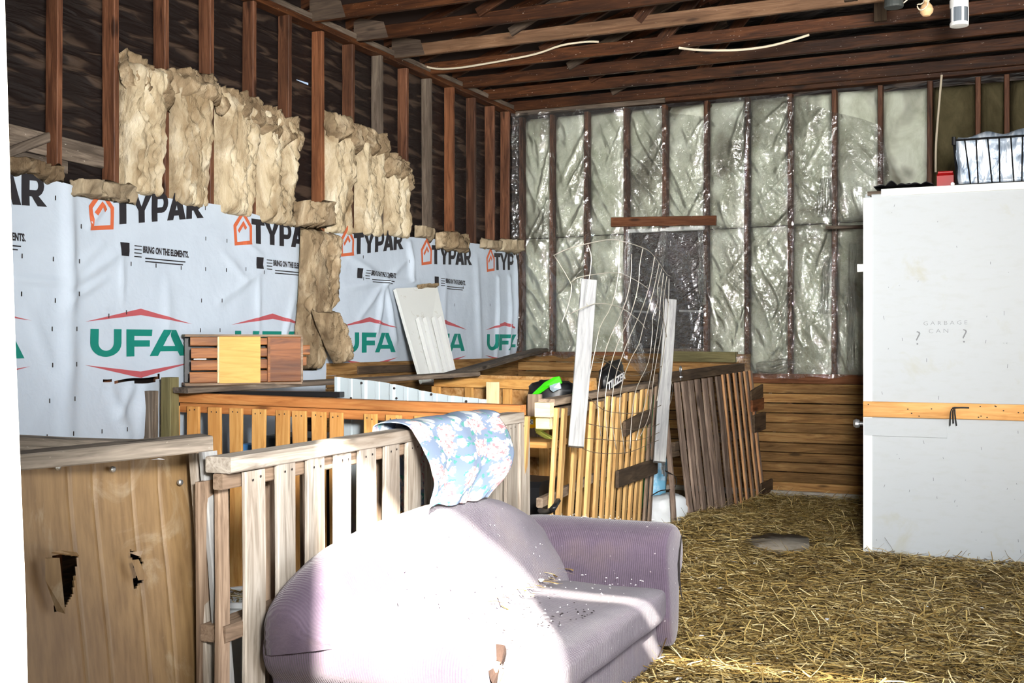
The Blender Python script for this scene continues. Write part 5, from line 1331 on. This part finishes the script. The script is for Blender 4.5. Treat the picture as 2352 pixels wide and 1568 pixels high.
def liner(u, v):
    a = u*4; s = int(a) % 4; f = a-int(a); h = BH*1.03
    cs = [(bx0, bY0), (bx1, bY0), (bx1, bY1), (bx0, bY1)]; p, q = cs[s], cs[(s+1) % 4]
    z = .01+v*h+(.04*abs(nz(u*9, 1, 1))+.02*nz(u*23, 4, 1)+.03*(1 if s == 0 else 0)*f)*(v > .95)
    w = bk_pt(lerp(p[0], q[0], f), lerp(p[1], q[1], f), z); c = V(((bx0+bx1)/2, (bY0+bY1)/2, w.z)); inw = (c-w).normalized()
    return w+inw*(.014+.012*nz(u*20, v*4, 2)+(.02 if v > .97 else 0))
vs, fs = grid(96, 14, liner); o = mesh('liner', vs, fs, m_crumple, wbk, smooth=True, base=(bx0+.3, 7.88, bz)); solidify(o, .003)
r0 = atY(2170, 420, 7.80)
rc = thing('red_case', 'small dark red plastic box beside the wire basket on the partition', 'box', (r0.x, 7.83, bz))
board('body', (r0.x-.045, 7.83, bz+.045), (r0.x+.055, 7.83, bz+.045), .09, .14, UP, m_red, rc, ch=.012)
board('lid', (r0.x-.040, 7.83, bz+.10), (r0.x+.050, 7.83, bz+.10), .018, .12, UP, m_red, rc, ch=.006); lathe('catch', [(.012, 0), (.012, .008)], (r0.x+.05, 7.755, bz+.02), m_tag, rc, 10, (0, -1, 0))
tz0 = atY(2008, 432, 7.70)
def tarp(u, v): return V((tz0.x+.36*u, 7.66+.34*v, bz+.006+.05*abs(nz(u*5, v*3, 4))*(1-abs(2*u-1)**4)+.012))
vs, fs = grid(30, 20, tarp); o = solidify(mesh('black_tarp', vs, fs, m_black, None, smooth=True, base=tarp(.5, .5)), .004); tag(o, 'crumpled black plastic sheet lying on the partition top corner', 'tarp')

# ------------------------------------------------------------------ ceiling fittings and cables
cp = lambda x, y, Y: atY(x, y, Y)
lf = thing('ceiling_light', 'white cylindrical sensor light with grey windows hanging from the trusses', 'lamp', cp(2203, 0, 6.9))
q = cp(2203, 60, 6.9); s = 38/F_PX*7.0/2*1.0
lathe('end_cap', [(s*.5, -.002), (s*.98, .0), (s*1.0, .012), (s*.95, .02)], q, m_white, lf, 22)
lathe('lens_body', [(s*.93, 0), (s*.93, .085)], q+V((0, 0, .02)), m_lens, lf, 22)
for a in range(5):
    t = a*2*math.pi/5-1.1; c = q+V((math.cos(t)*s*.93, math.sin(t)*s*.93, .0)); board('lens_bar', c+V((0, 0, .015)), c+V((0, 0, .105)), .014, .006, (-math.sin(t), math.cos(t), 0), m_white, lf)
lathe('collar', [(s*.95, 0), (s*1.0, .01), (s*1.0, .045), (s*.8, .055)], q+V((0, 0, .10)), m_white, lf, 22)
lathe('mount', [(s*.75, 0), (s*.75, .05), (s*.4, .07), (s*.4, .30)], q+V((0, 0, .155)), m_dkgrey, lf, 16)
bf = thing('bare_bulb', 'bare amber bulb with a looped white flex near the ceiling', 'bulb', cp(2125, 0, 6.9))
q = cp(2128, 22, 6.9); lathe('bulb_glass', [(.0, -.04), (.02, -.036), (.035, -.018), (.038, .0), (.03, .022), (.016, .04), (.014, .055)], q, m_bulb, bf, 20)
lathe('socket', [(.018, 0), (.020, .04), (.012, .06)], q+V((0, 0, .05)), m_tag, bf, 14)
tube('flex', smooth_path([q+V((.0, -.03, .30)), q+V((-.005, -.045, .05)), q+V((-.045, -.05, .02)), q+V((-.03, -.05, -.012)), q+V((.0, -.05, .0)), q+V((.012, -.045, .05)), q+V((.006, -.02, .30))]), .004, m_cable, bf, 6)
dl = thing('dark_lamp_cup', 'dark grey metal lamp cup partly cut off by the top of the picture', 'lamp', cp(2053, -10, 6.9))
q = cp(2053, 18, 6.9); lathe('cup', [(.0, .0), (.05, .0), (.055, .01), (.048, .09), (.03, .14), (.015, .30)], q, m_dkgrey, dl, 20)
tube('flex', smooth_path([q+V((.05, 0, .02)), q+V((.085, 0, .05)), q+V((.10, 0, .10)), q+V((.10, 0, .3))]), .004, m_cable, dl, 6)
o = tube('ceiling_cable', smooth_path([cp(968, 150, 8.45), cp(1005, 158, 8.45), cp(1060, 155, 8.42), cp(1150, 140, 8.40), cp(1230, 124, 8.40), cp(1290, 104, 8.40), cp(1345, 96, 8.45), cp(1375, 96, 8.5)]), .009, m_cable); tag(o, 'left run of white electric cable clipped below the ceiling trusses', 'cable')
o = tube('ceiling_cable', smooth_path([cp(1560, 110, 7.88), cp(1610, 115, 7.86), cp(1690, 115, 7.86), cp(1760, 107, 7.86), cp(1820, 92, 7.86), cp(1858, 80, 7.9)]), .009, m_cable); tag(o, 'right sagging run of white electric cable under the pale truss', 'cable')
o = tube('electric_cord', smooth_path([atY(2163, 172, WY-.10), atY(2156, 250, WY-.10), atY(2150, 330, WY-.10), atY(2149, 395, WY-.10)]), .010, m_cable); tag(o, 'beige cord hanging down the olive insulation right of the plastic', 'cord')

# ------------------------------------------------------------------ feathers scattered about
def feather_mesh():
    bm = bmesh.new(); L = .05; pts = [(-.5, 0, .0), (-.3, .12, .05), (0, .20, .09), (.3, .14, .06), (.5, 0, 0), (.3, -.12, .03), (0, -.17, .05), (-.3, -.10, .02)]
    v = [bm.verts.new((a*L, b*L, c*L)) for a, b, c in pts]; m = bm.verts.new((0, 0, .10*L))
    for k in range(8): bm.faces.new((m, v[k], v[(k+1) % 8]))
    me = bpy.data.meshes.new('feather'); bm.to_mesh(me); bm.free(); me.materials.append(m_feather); return me
fm = feather_mesh()
def feather(p, s, a, label, grp=None, tilt=0.0):
    o = bpy.data.objects.new('feather', fm); link(o, Matrix.Translation(p) @ Matrix.Rotation(a, 4, 'Z') @ Matrix.Rotation(tilt, 4, 'Y') @ Matrix.Scale(s, 4)); tag(o, label, 'feather', grp)
rnd = random.Random(21)
for (x, y) in [(1640, 1264), (1672, 1267), (1600, 1295), (1685, 1296), (1733, 1295), (1587, 1330), (1655, 1353), (1535, 1400), (1630, 1508), (1520, 1510), (1740, 1525), (1785, 1508), (1610, 1460), (1655, 1535), (2130, 1385), (2255, 1392), (2080, 1330), (1640, 1240), (1715, 1240), (1900, 1420), (1560, 1560), (1950, 1300)]:
    p = atZ(x, y, .07); p.z = mound(p.x, p.y)+.03; feather(p, rnd.uniform(.5, 1.1), rnd.uniform(0, 6), 'small white feather lying on the straw floor', 'white feathers on the straw')
feather(V((-1.87, 4.42, .45)), 1.5, 1.9, 'large white feather lying in the sofa seat crease')
feather(atZ(350, 1055, 1.11)+V((.02, 0, .0)), .8, .5, 'white feather stuck under the grey plank of the hardboard panel')
